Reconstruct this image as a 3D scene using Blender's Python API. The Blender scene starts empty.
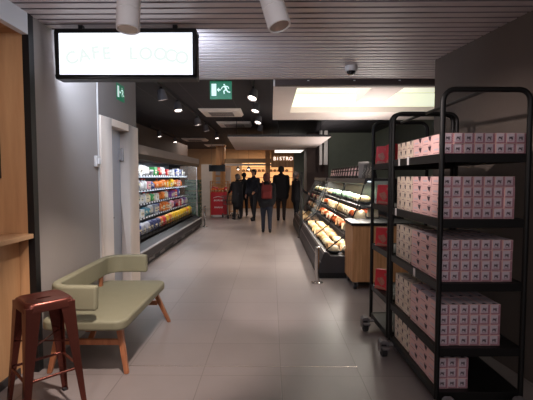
import bpy, bmesh, math, random
from mathutils import Vector, Matrix
random.seed(7)
C = bpy.context.scene.collection
sc = bpy.context.scene
PI = math.pi
ORD = ['', 'first', 'second', 'third', 'fourth', 'fifth', 'sixth', 'seventh', 'eighth', 'ninth', 'tenth', 'eleventh',
       'twelfth', 'thirteenth', 'fourteenth', 'fifteenth', 'sixteenth', 'seventeenth', 'eighteenth', 'nineteenth',
       'twentieth', 'twenty-first', 'twenty-second', 'twenty-third', 'twenty-fourth', 'twenty-fifth', 'twenty-sixth',
       'twenty-seventh', 'twenty-eighth', 'twenty-ninth', 'thirtieth', 'thirty-first', 'thirty-second']


# ------------------------------------------------------------------ materials
def lin(c):
    out = []
    for v in c[:3]:
        v = v / 255.0
        out.append(v / 12.92 if v <= 0.04045 else ((v + 0.055) / 1.055) ** 2.4)
    return (out[0], out[1], out[2], 1.0)


def mat(name, col, rough=0.6, metal=0.0, var=0.12, scale=6.0, bump=0.0, bscale=60.0, emit=0.0, emcol=None,
        alpha=1.0, trans=0.0, stretch=None, spec=0.5):
    m = bpy.data.materials.new(name)
    m.use_nodes = True
    nt = m.node_tree
    b = nt.nodes['Principled BSDF']
    tc = nt.nodes.new('ShaderNodeTexCoord')
    mp = nt.nodes.new('ShaderNodeMapping')
    nt.links.new(tc.outputs['Object'], mp.inputs['Vector'])
    if stretch:
        mp.inputs['Scale'].default_value = stretch
    nz = nt.nodes.new('ShaderNodeTexNoise')
    nz.inputs['Scale'].default_value = scale
    nz.inputs['Detail'].default_value = 4
    nt.links.new(mp.outputs['Vector'], nz.inputs['Vector'])
    mx = nt.nodes.new('ShaderNodeMix')
    mx.data_type = 'RGBA'
    c = lin(col)
    mx.inputs['A'].default_value = tuple(max(0, v * (1 - var)) for v in c[:3]) + (1,)
    mx.inputs['B'].default_value = tuple(min(1, v * (1 + var)) for v in c[:3]) + (1,)
    nt.links.new(nz.outputs['Fac'], mx.inputs['Factor'])
    nt.links.new(mx.outputs['Result'], b.inputs['Base Color'])
    b.inputs['Roughness'].default_value = rough
    b.inputs['Metallic'].default_value = metal
    b.inputs['Specular IOR Level'].default_value = spec
    if trans:
        b.inputs['Transmission Weight'].default_value = trans
    if alpha < 1:
        b.inputs['Alpha'].default_value = alpha
    if emit:
        b.inputs['Emission Color'].default_value = lin(emcol or col)
        b.inputs['Emission Strength'].default_value = emit
    if bump:
        n2 = nt.nodes.new('ShaderNodeTexNoise')
        n2.inputs['Scale'].default_value = bscale
        nt.links.new(mp.outputs['Vector'], n2.inputs['Vector'])
        bp = nt.nodes.new('ShaderNodeBump')
        bp.inputs['Strength'].default_value = bump
        bp.inputs['Distance'].default_value = 0.01
        nt.links.new(n2.outputs['Fac'], bp.inputs['Height'])
        nt.links.new(bp.outputs['Normal'], b.inputs['Normal'])
    return m


def wood(name, dark, light, axis='Z', scale=1.0, rough=0.5, rings=9.0):
    m = mat(name, light, rough)
    nt = m.node_tree
    b = nt.nodes['Principled BSDF']
    tc = nt.nodes.new('ShaderNodeTexCoord')
    mp = nt.nodes.new('ShaderNodeMapping')
    nt.links.new(tc.outputs['Object'], mp.inputs['Vector'])
    s = [rings, rings, rings]
    s['XYZ'.index(axis)] = 0.6
    mp.inputs['Scale'].default_value = [v * scale for v in s]
    nz = nt.nodes.new('ShaderNodeTexNoise')
    nz.inputs['Scale'].default_value = 2.0
    nz.inputs['Detail'].default_value = 7
    nz.inputs['Roughness'].default_value = 0.62
    nt.links.new(mp.outputs['Vector'], nz.inputs['Vector'])
    cr = nt.nodes.new('ShaderNodeValToRGB')
    cr.color_ramp.elements[0].position = 0.32
    cr.color_ramp.elements[0].color = lin(dark)
    cr.color_ramp.elements[1].position = 0.68
    cr.color_ramp.elements[1].color = lin(light)
    nt.links.new(nz.outputs['Fac'], cr.inputs['Fac'])
    nt.links.new(cr.outputs['Color'], b.inputs['Base Color'])
    return m


def tile_mat():
    m = mat('floor_tiles', (150, 134, 131), 0.36)
    nt = m.node_tree
    b = nt.nodes['Principled BSDF']
    tc = nt.nodes.new('ShaderNodeTexCoord')
    mp = nt.nodes.new('ShaderNodeMapping')
    mp.inputs['Location'].default_value = (-0.077, -0.02, 0)
    nt.links.new(tc.outputs['Object'], mp.inputs['Vector'])
    br = nt.nodes.new('ShaderNodeTexBrick')
    br.offset = 0.0
    br.inputs['Scale'].default_value = 1.0
    br.inputs['Brick Width'].default_value = 0.6
    br.inputs['Row Height'].default_value = 0.6
    br.inputs['Mortar Size'].default_value = 0.0035
    br.inputs['Mortar Smooth'].default_value = 0.3
    br.inputs['Bias'].default_value = 0.0
    br.inputs['Color1'].default_value = lin((138, 127, 124))
    br.inputs['Color2'].default_value = lin((131, 120, 117))
    br.inputs['Mortar'].default_value = lin((108, 96, 94))
    nt.links.new(mp.outputs['Vector'], br.inputs['Vector'])
    nz = nt.nodes.new('ShaderNodeTexNoise')
    nz.inputs['Scale'].default_value = 2.2
    nz.inputs['Detail'].default_value = 8
    nz.inputs['Roughness'].default_value = 0.65
    nt.links.new(tc.outputs['Object'], nz.inputs['Vector'])
    mr = nt.nodes.new('ShaderNodeMapRange')
    mr.inputs['To Min'].default_value = 0.84
    mr.inputs['To Max'].default_value = 1.14
    nt.links.new(nz.outputs['Fac'], mr.inputs['Value'])
    vm = nt.nodes.new('ShaderNodeVectorMath')
    vm.operation = 'SCALE'
    nt.links.new(br.outputs['Color'], vm.inputs[0])
    nt.links.new(mr.outputs['Result'], vm.inputs['Scale'])
    nt.links.new(vm.outputs['Vector'], b.inputs['Base Color'])
    m2 = nt.nodes.new('ShaderNodeMapRange')
    m2.inputs['To Min'].default_value = 0.30
    m2.inputs['To Max'].default_value = 0.46
    nt.links.new(nz.outputs['Fac'], m2.inputs['Value'])
    nt.links.new(m2.outputs['Result'], b.inputs['Roughness'])
    bp = nt.nodes.new('ShaderNodeBump')
    bp.invert = True
    bp.inputs['Strength'].default_value = 0.35
    bp.inputs['Distance'].default_value = 0.003
    nt.links.new(br.outputs['Fac'], bp.inputs['Height'])
    nt.links.new(bp.outputs['Normal'], b.inputs['Normal'])
    return m


def checker_mat(name, a, bcol, scale):
    m = mat(name, a, 0.6)
    nt = m.node_tree
    b = nt.nodes['Principled BSDF']
    tc = nt.nodes.new('ShaderNodeTexCoord')
    ck = nt.nodes.new('ShaderNodeTexChecker')
    ck.inputs['Scale'].default_value = scale
    ck.inputs['Color1'].default_value = lin(a)
    ck.inputs['Color2'].default_value = lin(bcol)
    nt.links.new(tc.outputs['Object'], ck.inputs['Vector'])
    nt.links.new(ck.outputs['Color'], b.inputs['Base Color'])
    return m


def panel_ceiling_mat():
    m = mat('dark_ceiling_panels', (52, 48, 54), 0.7)
    nt = m.node_tree
    b = nt.nodes['Principled BSDF']
    tc = nt.nodes.new('ShaderNodeTexCoord')
    mp = nt.nodes.new('ShaderNodeMapping')
    mp.inputs['Location'].default_value = (0.0, 0.4, 0)
    nt.links.new(tc.outputs['Object'], mp.inputs['Vector'])
    br = nt.nodes.new('ShaderNodeTexBrick')
    br.offset = 0.0
    br.inputs['Scale'].default_value = 1.0
    br.inputs['Brick Width'].default_value = 0.74
    br.inputs['Row Height'].default_value = 4.0
    br.inputs['Mortar Size'].default_value = 0.008
    br.inputs['Color1'].default_value = lin((48, 45, 51))
    br.inputs['Color2'].default_value = lin((43, 40, 46))
    br.inputs['Mortar'].default_value = lin((76, 70, 73))
    nt.links.new(mp.outputs['Vector'], br.inputs['Vector'])
    nt.links.new(br.outputs['Color'], b.inputs['Base Color'])
    return m


M = {}
M['floor'] = tile_mat()
M['slat'] = mat('slat_paint', (198, 184, 182), 0.5)
M['slat_shade'] = mat('slat_shade_tone', (146, 134, 135), 0.7)  # darker copy of the slat paint, shade between slats painted in
M['dark_ceiling'] = panel_ceiling_mat()
M['left_plaster'] = mat('left_wall_plaster', (152, 143, 138), 0.7, var=0.06, scale=3, bump=0.12, bscale=25)
M['left_plaster_dark'] = mat('left_wall_plaster_dark', (118, 110, 106), 0.75, var=0.08, scale=3)
M['right_plaster'] = mat('right_wall_plaster', (97, 86, 79), 0.7, var=0.16, scale=2.5, bump=0.15, bscale=18)
M['green_wall'] = mat('green_grey_wall', (108, 112, 100), 0.8)
M['brown_wall'] = mat('brown_wall', (70, 55, 50), 0.8)
M['brown_bulk'] = mat('brown_bulkhead', (92, 78, 72), 0.75)
M['white_paint'] = mat('white_paint', (206, 198, 194), 0.5, var=0.04)
M['frame_paint'] = mat('door_frame_paint', (228, 210, 196), 0.5, var=0.05)
M['door_leaf'] = mat('door_leaf_paint', (172, 172, 178), 0.5, var=0.05)
M['soffit'] = mat('soffit_paint', (222, 208, 202), 0.7, var=0.05)
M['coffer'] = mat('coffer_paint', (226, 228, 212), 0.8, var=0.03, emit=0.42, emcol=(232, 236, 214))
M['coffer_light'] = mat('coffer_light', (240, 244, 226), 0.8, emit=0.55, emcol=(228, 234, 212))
M['black_metal'] = mat('black_powder_coat', (24, 22, 23), 0.45, metal=0.3)
M['rack_metal'] = mat('rack_black_metal', (13, 12, 12), 0.5, metal=0.2, bump=0.05, bscale=200)
M['dark_plastic'] = mat('dark_plastic', (36, 34, 36), 0.5)
M['charcoal'] = mat('charcoal_panel', (52, 48, 50), 0.5)
M['grey_metal'] = mat('grey_metal', (112, 106, 106), 0.4, metal=0.5)
M['grey_light'] = mat('grey_light_metal', (150, 142, 140), 0.45, metal=0.3)
M['chrome'] = mat('chrome', (205, 200, 196), 0.18, metal=1.0)
M['copper'] = mat('copper_lacquer', (122, 68, 58), 0.26, metal=0.75, var=0.2, scale=5)
M['olive'] = mat('olive_upholstery', (131, 126, 103), 0.62, var=0.08, scale=12, bump=0.1, bscale=350)
M['leg_wood'] = wood('bench_leg_wood', (140, 84, 54), (176, 112, 76), 'Z', 2.0)
M['niche_wood'] = wood('niche_wood', (186, 138, 96), (206, 160, 116), 'Z', 1.0, rings=7)
M['plank_wood'] = wood('plank_wood', (150, 110, 74), (180, 138, 100), 'X', 1.0, rings=9)
M['counter_wood'] = wood('counter_wood', (190, 146, 106), (212, 170, 128), 'Y', 1.0)
M['deli_wood'] = wood('deli_cabinet_wood', (164, 112, 70), (206, 154, 106), 'Z', 1.3, rings=11)
M['far_wood'] = wood('far_wood', (150, 100, 58), (196, 142, 90), 'Z', 0.6)
M['beam'] = mat('beam_white', (216, 216, 220), 0.6, var=0.04)
M['sign_glow'] = mat('sign_glow', (250, 252, 255), 0.4, emit=1.35, emcol=(236, 244, 255))
M['sign_letter'] = mat('sign_letter', (8, 8, 8), 0.9, emit=0.97, emcol=(246, 255, 252), spec=0.0)
M['exit_green'] = mat('exit_green', (16, 110, 76), 0.4, emit=0.22, emcol=(20, 128, 88))
M['exit_white'] = mat('exit_white', (225, 245, 238), 0.4, emit=0.5, emcol=(215, 240, 230))
M['lamp_white'] = mat('lamp_white_body', (240, 234, 230), 0.45, var=0.04)
M['lamp_grey'] = mat('lamp_grey_body', (110, 104, 106), 0.5)
M['lamp_glow'] = mat('lamp_glow', (255, 244, 232), 0.4, emit=6.0, emcol=(255, 240, 226))
M['lamp_reflector'] = mat('lamp_reflector', (220, 205, 195), 0.25, metal=0.7)
M['ac_white'] = mat('ac_white', (240, 228, 218), 0.6)
M['fridge_glow'] = mat('fridge_glow', (235, 244, 255), 0.5, emit=2.2, emcol=(222, 238, 255))
M['fridge_inner'] = mat('fridge_inner', (84, 88, 96), 0.6)
M['fridge_bumper'] = mat('fridge_bumper', (44, 41, 43), 0.42, metal=0.3)
M['canopy_grey'] = mat('canopy_grey', (128, 118, 114), 0.55)
M['price_strip'] = checker_mat('price_strip', (206, 210, 218), (40, 38, 44), 11.0)
M['caster_grey'] = mat('caster_grey', (120, 116, 118), 0.4, metal=0.2)
M['rubber'] = mat('rubber', (44, 42, 44), 0.7)
M['carton_pink'] = checker_mat('carton_pink', (226, 184, 180), (236, 198, 192), 160)  # side tint lightened to paint in light from the aisle
M['carton_cream'] = mat('carton_cream', (236, 218, 198), 0.65, var=0.15, scale=30)  # cream sides lightened the same way for the aisle light
M['carton_check'] = checker_mat('carton_check', (140, 78, 94), (186, 144, 154), 140)
M['carton_front'] = mat('carton_front', (206, 190, 198), 0.6, var=0.06, scale=30)
M['carton_cream_front'] = mat('carton_cream_front', (222, 206, 190), 0.6, var=0.06)
M['ink'] = mat('ink', (66, 46, 56), 0.6)
M['ink_soft'] = mat('ink_soft', (150, 96, 104), 0.6)
M['red_box'] = mat('red_box', (206, 44, 54), 0.5, var=0.2, scale=18)
M['red_box_dark'] = mat('red_box_dark', (130, 26, 34), 0.5)
M['red_box_print'] = mat('red_box_print', (176, 108, 92), 0.5, var=0.5, scale=40)
M['red_panel'] = mat('red_panel', (188, 30, 40), 0.5)
M['paper'] = mat('paper_white', (224, 218, 216), 0.6)
M['black_cloth'] = mat('black_cloth', (24, 23, 28), 0.85)
M['navy_cloth'] = mat('navy_cloth', (30, 32, 44), 0.85)
M['dark_brown_cloth'] = mat('dark_brown_cloth', (44, 32, 30), 0.85)
M['jeans'] = mat('jeans', (40, 43, 56), 0.85)
M['red_cloth'] = mat('red_backpack_cloth', (120, 40, 38), 0.8)
M['skin'] = mat('skin', (176, 128, 106), 0.55)
M['grey_hair'] = mat('grey_hair', (128, 116, 112), 0.7)
M['dark_hair'] = mat('dark_hair', (34, 26, 24), 0.7)
M['auburn_hair'] = mat('auburn_hair', (104, 58, 48), 0.7)
M['white_cap'] = mat('white_cap', (176, 170, 168), 0.7)
M['glass'] = mat('clear_glass', (230, 236, 236), 0.05, trans=0.0, alpha=0.05)
M['dome'] = mat('dome_dark', (20, 18, 20), 0.1)
M['far_plaster'] = mat('far_plaster', (176, 146, 116), 0.8)
M['far_glow'] = mat('far_warm_glow', (255, 206, 150), 0.6, emit=0.9, emcol=(255, 196, 130))
M['far_white'] = mat('far_white_panel', (190, 178, 170), 0.6, emit=0.05, emcol=(240, 220, 205))
M['light_strip'] = mat('light_strip', (255, 248, 238), 0.5, emit=1.6, emcol=(255, 244, 232))
M['green_crate'] = mat('green_crate', (70, 92, 70), 0.6, var=0.3, scale=12)
M['orange'] = mat('orange_pack', (214, 106, 40), 0.5, var=0.25, scale=14)
M['bag_black'] = mat('bag_black', (22, 20, 22), 0.35)
M['glint_strip'] = mat('glint_strip', (206, 192, 184), 0.25, metal=0.8)

PK = {}
for nm, c in dict(white=(222, 222, 228), blue=(58, 84, 160), navy=(40, 48, 92), yellow=(236, 178, 28), orange=(226, 118, 36),
                  red=(196, 46, 50), green=(60, 150, 84), purple=(110, 62, 130), cream=(226, 208, 176), pink=(222, 150, 160),
                  grey=(150, 152, 162), teal=(60, 130, 150)).items():
    PK[nm] = mat('pack_' + nm, c, 0.42, var=0.45, scale=3.5)
FD = {}
for nm, c, v in (('lettuce', (140, 172, 142), 0.5), ('cream_salad', (212, 186, 136), 0.45), ('orange_salad', (226, 96, 40), 0.5),
                 ('pale_sandwich', (232, 206, 168), 0.35), ('brown_wrap', (186, 140, 92), 0.5), ('red_salad', (206, 66, 54), 0.5),
                 ('golden_bun', (226, 186, 126), 0.35)):
    FD[nm] = mat('food_' + nm, c, 0.45, var=v, scale=5)


# ------------------------------------------------------------------ mesh builder
class MB:
    def __init__(s):
        s.v = []; s.f = []; s.m = []

    def add(s, vs, fs, m=0):
        o = len(s.v)
        s.v += [tuple(p) for p in vs]
        for f in fs:
            s.f.append(tuple(i + o for i in f)); s.m.append(m)

    def box(s, x0, x1, y0, y1, z0, z1, m=0, T=None):
        vs = [Vector(p) for p in ((x0, y0, z0), (x1, y0, z0), (x1, y1, z0), (x0, y1, z0),
                                  (x0, y0, z1), (x1, y0, z1), (x1, y1, z1), (x0, y1, z1))]
        if T is not None: vs = [T @ p for p in vs]
        s.add(vs, [(0, 3, 2, 1), (4, 5, 6, 7), (0, 1, 5, 4), (1, 2, 6, 5), (2, 3, 7, 6), (3, 0, 4, 7)], m)

    def quad(s, a, b, c, d, m=0): s.add([a, b, c, d], [(0, 1, 2, 3)], m)

    def hexa(s, p, m=0):
        s.add(p, [(0, 3, 2, 1), (4, 5, 6, 7), (0, 1, 5, 4), (1, 2, 6, 5), (2, 3, 7, 6), (3, 0, 4, 7)], m)

    def cyl(s, p, q, r0, r1=None, n=14, m=0, caps=True):
        p = Vector(p); q = Vector(q)
        if r1 is None: r1 = r0
        d = (q - p).normalized()
        a = d.orthogonal().normalized(); b = d.cross(a)
        vs = []
        for c, r in ((p, r0), (q, r1)):
            for i in range(n):
                t = 2 * PI * i / n
                vs.append(c + a * (r * math.cos(t)) + b * (r * math.sin(t)))
        fs = [(i, (i + 1) % n, n + (i + 1) % n, n + i) for i in range(n)]
        if caps: fs += [tuple(range(n))[::-1], tuple(range(n, 2 * n))]
        s.add(vs, fs, m)

    def tube(s, pts, r, n=10, m=0, closed=False):
        pts = [Vector(p) for p in pts]
        N = len(pts); vs = []; prev = None
        for i, p in enumerate(pts):
            if closed: d = pts[(i + 1) % N] - pts[i - 1]
            else: d = pts[min(i + 1, N - 1)] - pts[max(i - 1, 0)]
            d.normalize()
            a = d.orthogonal().normalized() if prev is None else (prev - d * prev.dot(d)).normalized()
            prev = a; b = d.cross(a)
            for k in range(n):
                t = 2 * PI * k / n
                vs.append(p + a * (r * math.cos(t)) + b * (r * math.sin(t)))
        fs = []
        for i in range(N if closed else N - 1):
            j = (i + 1) % N
            for k in range(n):
                fs.append((i * n + k, i * n + (k + 1) % n, j * n + (k + 1) % n, j * n + k))
        if not closed: fs += [tuple(range(n))[::-1], tuple(range((N - 1) * n, N * n))]
        s.add(vs, fs, m)

    def lathe(s, prof, n=20, m=0, c=(0, 0, 0), T=None):
        vs = []
        for r, z in prof:
            for i in range(n):
                t = 2 * PI * i / n
                p = Vector((c[0] + r * math.cos(t), c[1] + r * math.sin(t), c[2] + z))
                vs.append(T @ p if T is not None else p)
        fs = []
        for j in range(len(prof) - 1):
            for i in range(n):
                fs.append((j * n + i, j * n + (i + 1) % n, (j + 1) * n + (i + 1) % n, (j + 1) * n + i))
        fs += [tuple(range(n))[::-1], tuple(range((len(prof) - 1) * n, len(prof) * n))]
        s.add(vs, fs, m)

    def prism(s, poly, y0, y1, m=0):            # poly in (x, z), extruded along y
        n = len(poly)
        vs = [(x, y0, z) for x, z in poly] + [(x, y1, z) for x, z in poly]
        fs = [tuple(range(n)), tuple(range(n, 2 * n))[::-1]]
        fs += [(i, n + i, n + (i + 1) % n, (i + 1) % n) for i in range(n)]
        s.add(vs, fs, m)

    def prismz(s, poly, z0, z1, m=0):           # poly in (x, y), extruded along z
        n = len(poly)
        vs = [(x, y, z0) for x, y in poly] + [(x, y, z1) for x, y in poly]
        fs = [tuple(range(n))[::-1], tuple(range(n, 2 * n))]
        fs += [(i, (i + 1) % n, n + (i + 1) % n, n + i) for i in range(n)]
        s.add(vs, fs, m)

    def ball(s, c, r, n=12, k=8, m=0, sc=(1, 1, 1)):
        prof = []
        vs = []; fs = []
        c = Vector(c)
        for j in range(k + 1):
            ph = -PI / 2 + PI * j / k
            for i in range(n):
                t = 2 * PI * i / n
                vs.append(c + Vector((sc[0] * r * math.cos(ph) * math.cos(t), sc[1] * r * math.cos(ph) * math.sin(t),
                                      sc[2] * r * math.sin(ph))))
        for j in range(k):
            for i in range(n):
                fs.append((j * n + i, j * n + (i + 1) % n, (j + 1) * n + (i + 1) % n, (j + 1) * n + i))
        s.add(vs, fs, m)

    def mesh(s, name, mats, smooth=False, fix=True):
        me = bpy.data.meshes.new(name)
        me.from_pydata(s.v, [], s.f)
        if not isinstance(mats, (list, tuple)): mats = [mats]
        for k in mats: me.materials.append(k)
        for p, k in zip(me.polygons, s.m): p.material_index = k
        if fix:
            bm = bmesh.new(); bm.from_mesh(me)
            bmesh.ops.remove_doubles(bm, verts=bm.verts, dist=1e-6)
            bmesh.ops.recalc_face_normals(bm, faces=bm.faces)
            bm.to_mesh(me); bm.free()
        if smooth:
            for p in me.polygons: p.use_smooth = True
        return me

    def build(s, name, mats, parent=None, loc=(0, 0, 0), smooth=False, bevel=0.0, seg=3, fix=True):
        o = bpy.data.objects.new(name, s.mesh(name, mats, smooth, fix))
        C.objects.link(o)
        o.location = loc
        if parent: o.parent = parent
        if bevel:
            b = o.modifiers.new('bevel', 'BEVEL'); b.width = bevel; b.segments = seg; b.limit_method = 'ANGLE'
            b.angle_limit = math.radians(40)
        if smooth or bevel:
            for p in o.data.polygons: p.use_smooth = True
            e = None
            if bevel:
                w = o.modifiers.new('normals', 'WEIGHTED_NORMAL'); w.keep_sharp = True
            else:
                o.data.set_sharp_from_angle(angle=math.radians(45))
        return o


def tag(o, label=None, cat=None, group=None, kind=None):
    if label: o['label'] = label
    if cat: o['category'] = cat
    if group: o['group'] = group
    if kind: o['kind'] = kind
    return o


def empty(name, label, cat, loc=(0, 0, 0), rz=0.0, group=None):
    o = bpy.data.objects.new(name, None)
    C.objects.link(o)
    o.location = loc; o.rotation_euler = (0, 0, rz); o.empty_display_size = 0.05
    return tag(o, label, cat, group)


def struct(o, label=None):
    o['kind'] = 'structure'
    if label: o['label'] = label
    return o


def box_struct(name, x0, x1, y0, y1, z0, z1, m):
    b = MB(); b.box(x0, x1, y0, y1, z0, z1)
    return struct(b.build(name, m))


def inst(name, me, loc, label, cat, group=None, rot=(0, 0, 0), scale=(1, 1, 1), m=None):
    o = bpy.data.objects.new(name, me)
    C.objects.link(o)
    o.location = loc; o.rotation_euler = rot; o.scale = scale
    if m is not None:
        o.material_slots[0].link = 'OBJECT'
        o.material_slots[0].material = m
    return tag(o, label, cat, group)


def text_mesh(name, txt, size, m, parent, T, extrude=0.004, align='CENTER', bold=0.0):
    cu = bpy.data.curves.new(name, 'FONT')
    cu.body = txt; cu.size = size; cu.extrude = extrude; cu.align_x = align; cu.align_y = 'CENTER'; cu.offset = bold
    t = bpy.data.objects.new(name + '_tmp', cu)
    C.objects.link(t)
    bpy.context.view_layer.update()
    me = bpy.data.meshes.new_from_object(t.evaluated_get(bpy.context.evaluated_depsgraph_get()))
    bpy.data.objects.remove(t); bpy.data.curves.remove(cu)
    me.name = name
    me.transform(T)
    me.materials.clear(); me.materials.append(m)
    o = bpy.data.objects.new(name, me)
    C.objects.link(o); o.parent = parent
    return o


UPR = Matrix.Rotation(PI / 2, 4, 'X')           # text plane xy -> xz, facing -y


def T3(x, y, z): return Matrix.Translation((x, y, z))


# ------------------------------------------------------------------ camera
cam = bpy.data.cameras.new('camera')
co = bpy.data.objects.new('camera', cam)
C.objects.link(co)
co.location = (0, 0, 1.5)
co.rotation_euler = (PI / 2 - math.atan(23 / 410), 0, math.atan(4.5 / 410))
cam.sensor_width = 36; cam.sensor_fit = 'HORIZONTAL'
cam.lens = 410 / 533 * 36
cam.clip_start = 0.02
sc.camera = co

# ------------------------------------------------------------------ setting
b = MB(); b.box(-6, 5, -3, 26, -0.08, 0.0)
struct(b.build('floor', M['floor']), 'mauve grey square floor tiles')
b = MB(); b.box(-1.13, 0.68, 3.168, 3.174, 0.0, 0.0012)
struct(b.build('trim_1', M['glint_strip']), 'thin bright strip across the floor imitating a tile edge glint')  # bright strip added in place of the glint along tile edges

# slatted ceiling in the entrance
b = MB()
b.box(-3.0, 2.9, -3.0, 5.12, 2.80, 2.86, 1)
y = -2.9
while y < 5.05:
    b.prismz([(-3.0, y), (2.9, y), (2.9, y + .070), (-3.0, y + .070)], 2.70, 2.704, 0); b.box(-3.0, 2.9, y + .002, y + .068, 2.7041, 2.77, 1)
    y += 0.1
b.box(-3.0, 2.9, 5.06, 5.12, 2.70, 2.86, 0)
struct(b.build('ceiling', [M['slat'], M['slat_shade']]), 'mauve slatted entrance ceiling')
b = MB(); b.box(-6, 5, 5.12, 26, 3.0, 3.08)
struct(b.build('ceiling', M['dark_ceiling']), 'dark panelled ceiling over the shop')
b = MB(); b.box(-6, 5, 5.121, 5.16, 2.74, 3.0)
struct(b.build('trim_2', M['charcoal']))
b = MB(); b.box(0.05, 3.4, 5.17, 5.255, 2.64, 2.76)
for x in (0.45, 1.02, 1.58): b.box(x, x + 0.025, 5.163, 5.169, 2.69, 2.70, 1)
struct(b.build('trim_3', [M['brown_wall'], M['paper']]), 'dark fascia at the end of the slatted ceiling')

# dropped ceiling frame with glowing recess
b = MB()
Z0, Z1 = 2.65, 2.75
b.box(0.03, 0.337, 5.27, 8.36, Z0, Z1)
b.box(0.337, 3.5, 7.40, 8.36, Z0, Z1)
b.box(0.337, 3.5, 5.27, 5.38, Z0, Z1)
struct(b.build('trim_4', M['soffit']), 'pale dropped ceiling frame around the lit recess')
b2 = MB()
b2.quad((0.337, 5.38, 2.995), (3.5, 5.38, 2.995), (3.5, 7.42, 2.995), (0.337, 7.42, 2.995))
struct(b2.build('ceiling', M['coffer'], fix=False), 'glowing white recess ceiling')
b = MB()
b.box(0.337, 3.5, 7.42, 7.45, 2.75, 2.99)
b.box(0.30, 0.337, 5.3, 7.45, 2.75, 2.99)
struct(b.build('trim_5', M['coffer_light']), 'bright cream upstand of the lit recess')
b = MB()
b.box(1.42, 1.87, 5.40, 6.95, 2.75, 2.985)
struct(b.build('trim_6', M['soffit']), 'grey duct box crossing the lit recess')

# box bulkhead further in
b = MB()
b.prismz([(-1.09, 10.33), (1.50, 10.33), (1.56, 15.3), (-1.32, 15.3)], 2.5, 2.508, 0)
b.prismz([(-1.085, 10.332), (1.495, 10.332), (1.555, 15.298), (-1.315, 15.298)], 2.508, 2.56, 1)
struct(b.build('trim_7', [M['soffit'], M['charcoal']]), 'long pale suspended panel under the dark ceiling')
for x in (-.9, .2, 1.3):
    for y in (10.8, 14.8):
        b = MB(); b.cyl((x, y, 2.56), (x, y, 3.0), .008, n=8)
        struct(b.build('trim_17', M['charcoal']), 'thin dark hanging rod of the suspended panel')
b = MB(); b.box(0.15, 1.22, 15.32, 17.0, 2.5, 2.55)
struct(b.build('trim_8', M['light_strip']), 'bright lit ceiling strip beyond the bulkhead')

# left wall
b = MB()
b.box(-1.99, -1.79, 3.125, 4.24, 0, 2.80)
struct(b.build('wall_left', M['left_plaster']), 'grey plaster wall behind the bench')
b = MB()
# wall around the door opening
b.box(-1.99, -1.81, 4.262, 4.44, 0, 3.0)
b.box(-1.99, -1.81, 4.44, 5.40, 2.10, 3.0)
b.box(-1.99, -1.81, 5.40, 5.53, 0, 3.0)
b.box(-4.0, -1.99, 5.40, 5.53, 0, 3.0)
struct(b.build('wall_left', M['left_plaster_dark']), 'darker grey wall with the service door')
b = MB(); b.box(-1.99, -1.782, 4.242, 4.26, 0, 2.80)
struct(b.build('trim_9', M['white_paint']), 'white corner bead beside the door')
# door
d = bpy.data.objects.new('door_1', None); C.objects.link(d); d.location = (-1.79, 4.9, 0)
struct(d, 'grey service door in a pale frame')
b = MB()
b.box(-0.19, 0.012, -0.60, -0.30, 0, 2.15)
b.box(-0.19, 0.012, 0.25, 0.605, 0, 2.15)
b.box(-0.19, 0.012, -0.30, 0.25, 2.07, 2.15)
b.build('door_frame', M['frame_paint'], d, bevel=0.006)
b = MB(); b.box(-0.15, -0.105, -0.30, 0.25, 0.005, 2.065)
lf = b.build('door_leaf', M['door_leaf'], d)
b = MB()
b.cyl((-0.105, -0.24, 1.02), (-0.06, -0.24, 1.02), 0.012); b.cyl((-0.06, -0.25, 1.02), (-0.06, -0.12, 1.02), 0.010)
b.box(-0.105, -0.099, -0.262, -0.218, 0.93, 1.11)
b.build('door_handle', M['chrome'], lf)
b = MB(); b.cyl((-0.07, 0.232, 1.70), (-0.07, 0.232, 1.86), 0.016); b.box(-0.105, -0.07, 0.19, 0.235, 1.71, 1.85)
b.build('hinge', M['grey_light'], lf)

# wood-lined niche at the far left
b = MB(); b.box(-3.2, -1.835, 3.06, 3.12, 0, 2.56)
struct(b.build('wall_niche', M['niche_wood']), 'light wood end panel of the counter niche')
b = MB()
for k in range(9):
    b.box(-3.2, -1.835, 3.06 - 0.12 * (k + 1) + 0.008, 3.06 - 0.12 * k, 2.56, 2.60)
struct(b.build('trim_10', M['plank_wood']), 'wooden plank soffit over the niche')
b = MB(); b.box(-1.835, -1.785, -0.6, 3.055, 2.545, 2.70)
struct(b.build('trim_11', M['beam']), 'white beam edge over the counter niche')
b = MB(); b.box(-1.834, -1.784, 3.058, 3.122, 0, 2.70)
struct(b.build('trim_12', M['black_metal']), 'black metal corner post')
b = MB(); b.box(-2.6, -2.5, -0.8, 3.06, 0, 2.56)
struct(b.build('wall_niche', M['niche_wood']), 'wood back of the counter niche')

# right wall (slightly splayed) and deeper shop walls
b = MB()
b.prismz([(2.30, 0.4), (2.52, 0.4), (2.10, 4.31), (1.69, 4.31)], 0, 2.72)
struct(b.build('wall_right', M['right_plaster']), 'dark taupe plaster wall behind the rack')
b = MB(); b.box(3.5, 3.65, 4.33, 14.2, 0, 3.0); b.box(2.12, 3.5, 4.33, 4.45, 0, 3.0); b.box(1.96, 3.5, 14.05, 14.2, 0, 3.0)
struct(b.build('wall_right', M['green_wall']), 'green grey wall behind the deli')
b = MB(); b.box(1.22, 1.95, 14.05, 15.2, 0, 2.99)
struct(b.build('wall_right', M['brown_wall']), 'dark brown wall block at the end of the deli')
b = MB(); b.box(1.05, 2.6, 19.0, 19.2, 0, 3.0)
struct(b.build('wall_right', M['green_wall']), 'pale green grey wall far back')
for x0, x1 in ((1.58, 1.66), (1.72, 1.84)):
    b = MB(); b.box(x0, x1, 13.4, 13.5, 1.9, 3.0)
    struct(b.build('trim_13', M['white_paint']), 'white vertical pillar strip')
b = MB(); b.box(-4.0, -3.75, 5.54, 18.5, 0, 3.0)
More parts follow.
